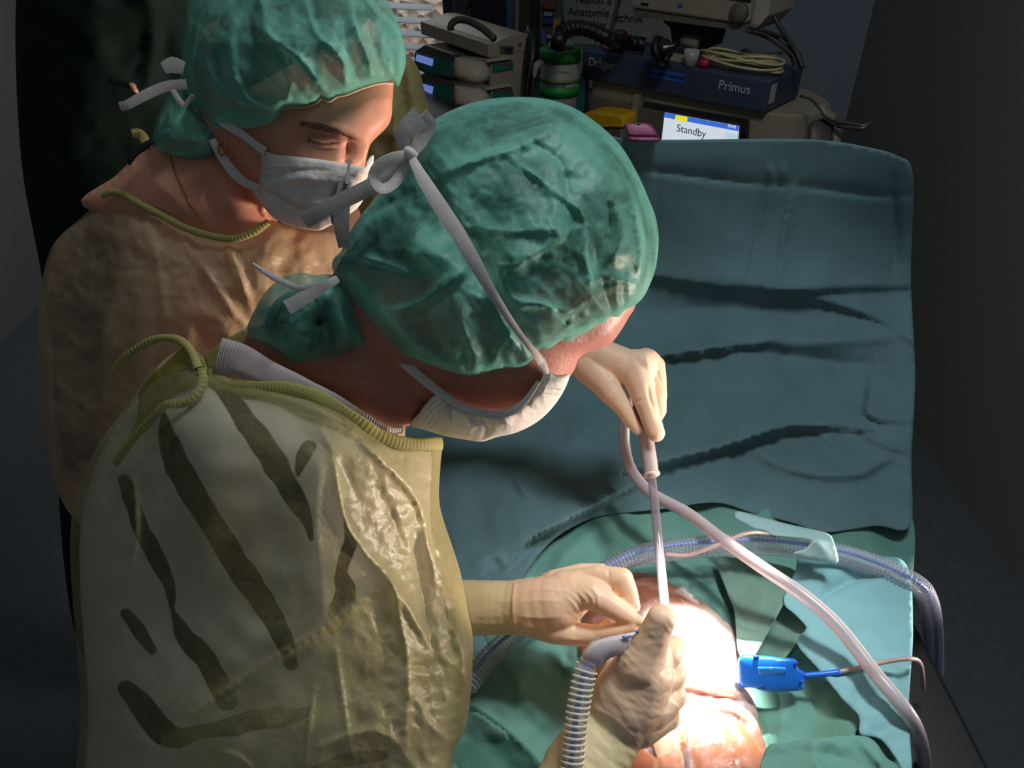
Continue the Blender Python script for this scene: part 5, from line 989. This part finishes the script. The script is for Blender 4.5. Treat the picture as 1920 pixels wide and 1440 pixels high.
# ---------------- anaesthesia machine
A = onz(1092, 92, 1.30); B = onz(1445, 152, 1.30); MF = Fr((A.x, A.y), (B.x-A.x, B.y-A.y)); mw = (B-A).length
M_beige = simple('beige_machine_plastic', '#9a917c', .5, var=.04); M_navyb = simple('blue_machine_shelf', '#3d465c', .45, var=.05); M_beiged = simple('beige_plastic_shade_tint', '#6f6858', .5)  # M_beiged is a darker copy of the beige, shade put into its colour
am = thing('anaesthesia_machine', 'beige anaesthesia machine with dark blue top shelf and a lit standby screen', 'medical machine', MF.w(mw/2, .2, 0))
MF.box('top_shelf', 0, mw, 0, .26, 1.20, 1.30, M_navyb, am, .006)
MF.pris('shelf_sticker', [(1223, 128), (1282, 139), (1280, 156), (1221, 144)], -.002, .001, simple('blue_sticker', '#3566c0', .4), am); MF.txt('sticker_text', 'NUR FÜR NARKOSE', 1251, 142, -.003, .014, M_navy, am)
MF.txt('maker_name', 'Dräger', 1128, 120, -.002, .040, simple('silver_letters', '#c4c3c0', .4), am); MF.txt('model_name', 'Primus', 1377, 164, -.002, .041, simple('silver_letters', '#c4c3c0', .4), am)
Mr = Matrix(((0, 0, 1, mw), (1, 0, 0, 0), (0, 1, 0, 0), (0, 0, 0, 1)))
prism('inventory_label', [(.015, 1.226), (.055, 1.226), (.055, 1.285), (.015, 1.285)], -.001, .0015, M_white, am, MF.M @ Mr)
# rounded beige body
pts = [(.03, .03), (mw-.02, .03)] + [(mw-.02+.15*math.sin(a), .19-.16*math.cos(a)) for a in np.linspace(.15, 2.4, 12)] + [(mw-.02, .40), (.03, .40)]
prism('body', pts, .25, 1.195, M_beige, am, MF.M, .004)
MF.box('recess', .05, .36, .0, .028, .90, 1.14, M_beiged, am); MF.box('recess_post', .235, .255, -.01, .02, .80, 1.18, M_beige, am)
MF.pris('screen_bezel', [(1206, 192), (1400, 226), (1394, 380), (1190, 340)], .008, .03, simple('dark_bezel', '#2a2823', .4), am)
scr = MF.pris('screen', [(1217, 206), (1385, 237), (1376, 345), (1204, 310)], .004, .009, glow('lit_white_screen', '#ccd6e0', 1.0), am)
MF.pris('screen_header', [(1217, 206), (1385, 237), (1384, 246), (1216, 214.5)], .002, .0045, glow('blue_screen_bar', '#3a6cd0', 1.0), scr)
MF.pris('screen_alarm_box', [(1267, 215.5), (1289, 219.5), (1288, 229), (1265, 225)], .001, .004, glow('yellow_screen_box', '#e8dc28', 1.0), scr)
MF.txt('screen_text', 'Standby', 1296, 246, .0025, .036, glow('grey_screen_text', '#3c4650', .5), scr); MF.txt('screen_text', 'Standby', 1229, 212.5, .0005, .014, glow('white_screen_text', '#e8eef8', 1), scr)
MF.txt('screen_text', '10:45', 1372, 237, .0005, .014, glow('white_screen_text', '#e8eef8', 1), scr)
MF.pris('screen_button', [(1362, 248), (1384, 252), (1383, 262), (1361, 258)], .002, .0045, glow('teal_button', '#b8dce0', .9), scr)
MF.pris('knob', [(1388, 252), (1398, 252), (1398, 258), (1388, 258)], -.01, .01, M_black, am)
Ml = Matrix(((0, 0, 1, mw+.10), (1, 0, 0, 0), (0, 1, 0, 0), (0, 0, 0, 1)))
# label on the rounded side
prism('side_label', [(.0, 1.03), (.045, 1.03), (.045, 1.14), (.0, 1.14)], 0, .003, M_white, am, MF.M @ Matrix.Translation((mw+.075, .052, 0)) @ Matrix.Rotation(.55, 4, 'Z') @ Matrix(((0, 0, 1, 0), (1, 0, 0, 0), (0, 1, 0, 0), (0, 0, 0, 1))))
for u in (.08, mw-.08):
    for v in (.06, .34): lathe('castor', [(.02, 0), (.05, 0), (.05, .05), (.02, .05)], M_black, am, MF.M @ Matrix.Translation((u, v, .02)), 16)
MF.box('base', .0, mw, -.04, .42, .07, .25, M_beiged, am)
# monitor on its bracket
mo = thing('patient_monitor', 'beige patient monitor on a black bracket above the blue shelf', 'monitor', MF.w(.4, .12, 1.42))
MF.pris('casing', [(1182, -80), (1182, 12), (1190, 16), (1394, 46), (1404, 40), (1424, -70)], .06, .30, M_beige, mo, .008)
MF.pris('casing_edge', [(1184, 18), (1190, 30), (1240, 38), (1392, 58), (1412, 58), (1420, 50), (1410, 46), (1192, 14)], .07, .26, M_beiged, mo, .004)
MF.pris('side_trim', [(1404, 44), (1432, -70), (1456, -70), (1440, 30), (1422, 50)], .09, .28, simple('pale_trim', '#aaa392', .5), mo, .004)
MF.pris('display', [(1225, -90), (1410, -60), (1407, 4), (1330, -7), (1225, -26)], .055, .062, M_black, mo)
um, zm = MF.hit(1386, 24, .055); R90 = Matrix(((1, 0, 0, 0), (0, 0, -1, 0), (0, 1, 0, 0), (0, 0, 0, 1)))
lathe('round_knob', [(.0, 0), (.030, 0), (.030, .012), (.026, .016), (0, .016)], simple('grey_knob', '#5b564c', .5), mo, MF.M @ Matrix.Translation((um, .06, zm)) @ R90, 28)
MF.pris('maker_badge', [(1202, 5), (1216, 7), (1215, 11), (1201, 9)], .057, .061, M_black, mo); MF.pris('blue_mark', [(1270, 9), (1277, 6), (1280, 12), (1272, 15)], .057, .061, simple('blue_mark', '#2c5aa8', .5), mo)
br = MF.pris('bracket', [(1243, 36), (1345, 54), (1347, 58), (1335, 59), (1333, 72), (1328, 90), (1318, 93), (1312, 90), (1314, 62), (1272, 58), (1268, 84), (1260, 84), (1258, 52), (1243, 42)], .10, .20, M_black, mo, .003)
u0, z0 = MF.hit(1267, 74, .13); u1, z1 = MF.hit(1314, 80, .13)
tube('swivel', [MF.w(u0, .15, (z0+z1)/2), MF.w(u1, .15, (z0+z1)/2)], .026, M_beige, mo, 24); tube('post', [MF.w((u0+u1)/2, .16, 1.30), MF.w((u0+u1)/2, .16, (z0+z1)/2)], .024, M_beige, mo, 20)
def onshelf(px, py, dz=0): return onz(px, py, 1.30+dz)
# things on the shelf
c0 = onshelf(1149, 94); tr = thing('tape_roll', 'small white and pink tape roll standing on the blue shelf', 'tape', c0)
lathe('roll', [(.022, .0), (.038, .0), (.038, .026), (.022, .026)], simple('pale_pink_tape', '#b08c90', .6), tr, Matrix.Translation(c0), 28); lathe('band', [(.036, .006), (.0392, .006), (.0392, .020), (.036, .020)], simple('red_print_band', '#a06068', .6), tr, Matrix.Translation(c0), 28)
mk_ = thing('breathing_mask', 'black rubber breathing mask with tilted cushion on the blue shelf', 'mask', onshelf(1235, 100))
ctr = onshelf(1238, 96, .05); Rm = Matrix.Translation(ctr) @ Matrix.Rotation(math.radians(62), 4, 'Y') @ Matrix.Rotation(.5, 4, 'X')
lathe('cushion', [(.012, -.03), (.042, -.012), (.050, 0), (.046, .010), (.03, .014)], M_black, mk_, Rm, 28); lathe('dome', [(.040, .008), (.030, .030), (.014, .045), (.012, .060)], simple('smoked_dome', '#1a1a1c', .25), mk_, Rm, 28)
hb = thing('breathing_hose', 'black ribbed breathing hose lying behind the tape roll', 'hose', onshelf(1180, 80, .03))
pth = smooth([tuple(onz(1051, 62, 1.40)), tuple(onz(1080, 52, 1.41)), tuple(onz(1110, 58, 1.40)), tuple(onz(1150, 76, 1.37)), tuple(onz(1176, 80, 1.34)), tuple(onz(1210, 84, 1.335))], .004, False)
tube('ribbed_wall', pth, .024*(1+.07*np.sin(np.arange(len(pth))*1.3)), M_black, hb, 16); tube('red_collar', [tuple(onz(1158, 72, 1.36)), tuple(onz(1166, 74, 1.36))], .030, simple('dark_red_collar', '#4a1c1c', .5), hb, 20)
tube('end_elbow', [tuple(onz(1052, 60, 1.40)), tuple(onz(1048, 74, 1.385)), tuple(onz(1046, 86, 1.37))], .026, M_black, hb, 16)
dv = tag(MF.pris('transducer_plate', [(1235, 104), (1284, 112), (1284, 120), (1236, 110)], .03, .10, simple('cream_plate', '#a99f86', .5), None, .002), 'flat cream plate on the blue shelf in front of the monitor post', 'plate')
cc_ = thing('clear_cup', 'clear cup with a crimson plug beside the cable coil', 'cup', onshelf(1296, 118)); q0 = onshelf(1294, 124)
lathe('cup_wall', [(.020, 0), (.026, .05), (.024, .05), (.018, .002)], M_frost, cc_, Matrix.Translation(q0), 24); lathe('plug', [(.0, 0), (.018, .002), (.020, .020), (.012, .028), (0, .028)], simple('crimson_plug', '#a81e44', .4), cc_, Matrix.Translation(onshelf(1320, 127)), 20)
co_ = thing('cable_coil', 'coil of cream cable lying on the blue shelf', 'cable', onshelf(1390, 122)); M_cream = simple('cream_cable', '#c2b888', .5)
rs = random.Random(2); cen = onshelf(1388, 124, .01)
for i in range(7):
    a0 = rs.uniform(0, 6); rx = .125+rs.uniform(-.02, .02); ry = .062+rs.uniform(-.014, .014); ps = []
    for a in np.linspace(0, 6.283, 50): v_ = MF.ex*(rx*math.cos(a))+MF.ey*(ry*math.sin(a)); ps.append(cen+v_+Vector((0, 0, .006*i*.8+.006*math.sin(2*a+a0)+.02*(1-math.sin(a))*.3)))
    tube('cable_loop', [tuple(p_) for p_ in ps], .0042, M_cream, co_, 8, False)
tag(MF.pris('clear_bracket', [(1380, 96), (1420, 106), (1452, 102), (1456, 106), (1440, 110), (1440, 122), (1424, 120), (1424, 112), (1380, 102)], .14, .20, simple('dull_cream_clip', '#7c7868', .4), None, .002), 'dull cream clip behind the cable coil on the blue shelf', 'clip')
for i, (pp_, r_) in enumerate((([(1440, 10, 2.45), (1465, 55, 2.45), (1492, 95, 2.42), (1506, 128, 2.42)], .0075), ([(1400, 50, 2.4), (1445, 65, 2.45), (1485, 95, 2.45), (1500, 128, 2.44)], .004), ([(1425, 55, 2.4), (1470, 72, 2.45), (1498, 102, 2.42), (1504, 124, 2.42)], .005), ([(1400, 58, 2.4), (1440, 72, 2.45), (1478, 100, 2.47), (1489, 122, 2.46)], .005), ([(1500, 180, 2.40), (1520, 186, 2.38), (1534, 200, 2.36), (1545, 212, 2.36)], .004))):
    tag(tube('monitor_cable', pxpath(pp_), r_, M_cab), ('thick dark cable falling from the monitor corner', 'uppermost thin cable running from monitor to shelf corner', 'second thin dark cable below the thick monitor cable', 'lowest thin dark cable, ending nearest the cream coil', 'thin dark cable from the machine body to the grey clamp')[i], 'cable')
ck = thing('rail_clamp', 'grey clamp with a bent steel rod on the right side of the machine', 'clamp', P(1550, 215, 2.3)); M_clamp = simple('worn_grey_clamp', '#7d776c', .5)
inflate('clamp_block', [(1536, 188), (1542, 187), (1572, 218), (1570, 230), (1556, 228), (1540, 214), (1532, 200)], 2.30, .03, M_clamp, ck, step=4, sm=0, power=.25)
inflate('clamp_body', [(1520, 228), (1544, 222), (1562, 232), (1562, 300), (1512, 300), (1514, 240)], 2.33, .03, simple('dark_clamp_body', '#4a4640', .5), ck, step=6, sm=0, power=.3)
inflate('clamp_post', [(1560, 232), (1580, 236), (1578, 300), (1558, 300)], 2.33, .02, M_clamp, ck, step=5, sm=0, power=.3)
M_steel = simple('dull_steel', '#6e6258', .35, metal=.6)
tube('rod', pxpath([(1566, 228, 2.28), (1600, 233, 2.24), (1618, 236, 2.22), (1630, 232, 2.22), (1637, 228, 2.22)]), .0062, M_steel, ck); tube('rod', pxpath([(1570, 236, 2.28), (1600, 240, 2.24), (1616, 241, 2.22), (1628, 236, 2.22)]), .0062, M_steel, ck)
for i, pp_ in enumerate(([(1157, -30, 2.75), (1150, 10, 2.75), (1140, 50, 2.75), (1134, 84, 2.75)], [(1168, -30, 2.8), (1162, 0, 2.8), (1150, 45, 2.8), (1144, 76, 2.8)])):
    tag(tube('equipment_pole', pxpath(pp_), (.010, .006)[i], simple('grey_pole_%d' % i, ('#6f6e66', '#3e3a32')[i], .4, metal=.3)), ('thick grey pole rising in front of the poster', 'thin dark pole rising just right of the thick grey pole')[i], 'pole')
# yellow tray and purple clamp
yt = thing('sharps_container', 'yellow plastic container on the machine beside the purple clip', 'container', MF.w(.08, -.06, 1.0))
MF.pris('lid', [(1092, 213), (1112, 210), (1160, 217), (1167, 222), (1166, 240), (1130, 238), (1092, 230)], -.10, .0, simple('bright_yellow_plastic', '#d8a808', .45), yt, .006); MF.pris('bin', [(1096, 232), (1164, 242), (1162, 300), (1096, 300)], -.09, -.01, simple('dull_yellow_bin', '#6b6350', .5), yt, .004)
MF.box('shelf_bracket', -.10, .12, -.12, .03, .86, .885, M_beiged, yt)
pc = thing('drape_clip', 'flat purple plastic clip gripping the top edge of the teal drape', 'clip', P(1205, 250, 1.44)); M_purple = simple('purple_clip_plastic', '#8a3f66', .45, var=.04)
inflate('clip_plate', [(1170, 233), (1178, 230), (1210, 230), (1221, 234), (1228, 243), (1236, 257), (1178, 257)], 1.435, .009, M_purple, pc, step=3, sm=0, power=.18); inflate('clip_lip', [(1177, 256), (1237, 257), (1238, 266), (1178, 264)], 1.428, .010, M_purple, pc, step=3, sm=0, power=.25)
inflate('hang_hole', [(1194, 232), (1200, 232), (1199, 235), (1195, 235)], 1.426, .001, M_black, pc, step=2, sm=0, power=.2)
# disinfectant wipe tub
tb = P(1051, 96, 2.72); wt = thing('wipe_tub', 'white wipe tub with a green lid between pump stack and machine', 'tub', (tb.x, tb.y, tb.z-.26)); TM = Matrix.Translation((tb.x, tb.y, tb.z-.26))
lathe('tub', [(.0, 0), (.060, 0), (.064, .02), (.070, .235), (.0, .235)], simple('dull_white_tub', '#8d8a80', .5), wt, TM, 40); lathe('lid', [(.0, .232), (.074, .232), (.074, .268), (.070, .272), (0, .272)], simple('green_lid', '#0f7a28', .45), wt, TM, 40)
lathe('lid_top', [(.0, .271), (.050, .271), (.040, .292), (0, .292)], simple('pale_teal_cap', '#6f8e88', .4), wt, TM, 30); lathe('green_band', [(.0672, .115), (.0705, .115), (.0712, .150), (.0680, .150)], simple('green_band', '#1f8a38', .5), wt, TM, 40); lathe('green_band', [(.0690, .165), (.0722, .165), (.0726, .178), (.0700, .178)], simple('soft_green_print', '#5f8a5a', .5), wt, TM, 40)
TF_ = Fr((tb.x, tb.y-.072), (1, -.05)); TF_.txt('tub_text', 'Desinfektion', 1046, 133, 0, .016, simple('pale_text', '#9fb08e', .6), wt); TF_.txt('tub_text', 'Bacillol', 1044, 160, .002, .022, M_ink, wt)
tag(WF.box('teal_box', WF.hit(1078, 170, -1.1)[0], WF.hit(1096, 170, -1.1)[0], -1.1, -1.0, .6, WF.hit(1085, 150, -1.1)[1], simple('teal_carton', '#1f6468', .6)), 'teal carton standing right behind the wipe tub', 'box')
ct = thing('equipment_trolley', 'grey trolley carrying the pump stack and wipe tub', 'trolley', (.05, 3.0, 0))
box('shelf', (-.14, 3.12, tb.z-.275), (.78, .80, .03), M_cab, ct)
for x_ in (-.48, .20):
    for y_ in (2.76, 3.48): box('post', (x_, y_, (tb.z-.29)/2), (.03, .03, tb.z-.29), M_cab, ct)
inflate('hand_dispenser_grip', [(1000, 120), (1012, 112), (1022, 118), (1010, 132), (1004, 148), (998, 144)], 2.66, .015, simple('pinkish_grip', '#8f7d74', .5), ct, step=4)
bg_ = tag(inflate('black_bag', [(985, 56), (1000, 52), (1013, 62), (1014, 110), (1004, 128), (990, 190), (982, 190)], 2.95, .05, M_black, None, step=6), 'black bag hanging between the pump stack and the wipe tub', 'bag')
# ---------------- infusion pump stack
SF = Fr((-.080, 3.064), (.55, -.835)); M_pb = simple('beige_pump_plastic', '#a59b85', .5, var=.04); M_pg = simple('green_pump_panel', '#1f8068', .45); M_pd = simple('grey_pump_side', '#5c574c', .5)
ps_ = thing('infusion_pump_stack', 'beige stack of two infusion pumps with green panels and a carrying handle', 'medical machine', SF.w(-.15, .1, tb.z-.26))
zt = 1.255; zb = tb.z-.26; ul = SF.hit(797, 72)[0]; ud = .20
SF.box('rack', -.02, .0, -.0, ud, zb, zt, M_pb, ps_, .003); SF.box('back_panel', ul, -.02, .10, ud, zb, zt, M_pb, ps_, .003)
# arched lid built as a profile across the depth
prof = [(0, 0), (ud, 0), (ud, .03)] + [(ud-.02-(ud-.02)*a, .035+.030*math.sin(math.pi*min(1, .25+a*.75))) for a in np.linspace(0, 1, 10)] 
bm = bmesh.new(); q = [(v_, z_) for v_, z_ in prof]; uu = [ul-.01, .002]
rows = [[bm.verts.new((u_, v_, zt+z_)) for v_, z_ in q] for u_ in uu]
bm.faces.new(rows[0]); bm.faces.new(rows[1][::-1])
for i in range(len(q)): bm.faces.new((rows[0][i], rows[0][(i+1) % len(q)], rows[1][(i+1) % len(q)], rows[1][i]))
bmobj('lid', bm, M_pb, ps_, SF.M, .003)
SF.box('lid_front', ul-.012, .004, -.012, .03, zt-.005, zt+.045, M_pb, ps_, .004)
tube('handle', pxpath([(845, 57, 2.80), (846, 46, 2.79), (858, 37, 2.78), (880, 40, 2.76), (905, 54, 2.70), (926, 72, 2.66)]), .0125, simple('grey_rubber_handle', '#4a463c', .5), ps_, 16)
for i, dy in enumerate((0, 52)):
    pump = SF.pris('pump', [(778, 96+dy), (796, 84+dy), (850, 102+dy), (852, 108+dy), (846, 148+dy), (800, 138+dy), (776, 128+dy)], -.05, .09, M_pd, ps_, .003)
    SF.pris('green_panel', [(780, 98+dy), (848, 116+dy), (843, 144+dy), (800, 135+dy), (790, 122+dy), (779, 116+dy)], -.056, -.049, M_pg, pump)
    SF.pris('display', [(781, 102+dy), (811, 111+dy), (809, 124+dy), (779, 114+dy)], -.060, -.055, glow('blue_pump_display', '#7f96e8', .55), pump)
    for bx, by in ((819, 119), (815, 125), (824, 127), (818, 131), (827, 134), (835, 124)): SF.pris('key', [(bx-2, by-2+dy), (bx+2, by-1.5+dy), (bx+2, by+2+dy), (bx-2, by+1.5+dy)], -.0585, -.055, simple('grey_key', '#5f7a6c', .5), pump)
    SF.pris('pump_lid', [(798, 88+dy), (850, 104+dy), (910, 112+dy), (912, 118+dy), (850, 112+dy), (798, 97+dy)], -.03, .08, M_pb, ps_, .002)
    inflate('drive_head', [(852, 112+dy), (862, 108+dy), (900, 112+dy), (914, 122+dy), (920, 136+dy), (914, 152+dy), (896, 158+dy), (880, 157+dy), (868, 150+dy), (852, 144+dy)], 2.72, .055, M_pb, ps_, step=4, power=.35)
    SF.pris('release_clip', [(857, 110+dy), (866, 113+dy), (862, 118+dy), (857, 115+dy)], -.02, .0, M_black, ps_)
SR = lambda pts, v: None
def side(name, pts, mat, off=.002, th=.004):       # features on the right flank of the stack
    nrm = SF.ex; p0 = SF.w(off, 0, 0); q = []
    for a, b in pts:
        r = ray(a, b); t_ = (p0-CAM).dot(nrm)/r.dot(nrm); p = CAM+r*t_; q.append(((p-SF.o).dot(SF.ey), p.z))
    R = Matrix(((0, 0, 1, 0), (1, 0, 0, 0), (0, 1, 0, 0), (0, 0, 0, 1))); return prism(name, q, off, off+th, mat, ps_, SF.M @ R)
for dy in (0, 52):
    side('grip_recess', [(924, 117+dy), (958, 111+dy), (962, 122+dy), (935, 126+dy)], M_pd); side('green_flash', [(924, 118+dy), (936, 124+dy), (950, 124+dy), (962, 123+dy), (962, 128+dy), (924, 135+dy)], M_pg, .004)
side('type_label', [(938, 86), (962, 86), (962, 100), (938, 100)], M_pd); side('label_print', [(946, 90), (960, 90), (958, 98), (946, 97)], M_ink, .004); side('recycling_mark', [(972, 80), (977, 80), (977, 86), (972, 86)], M_pd)
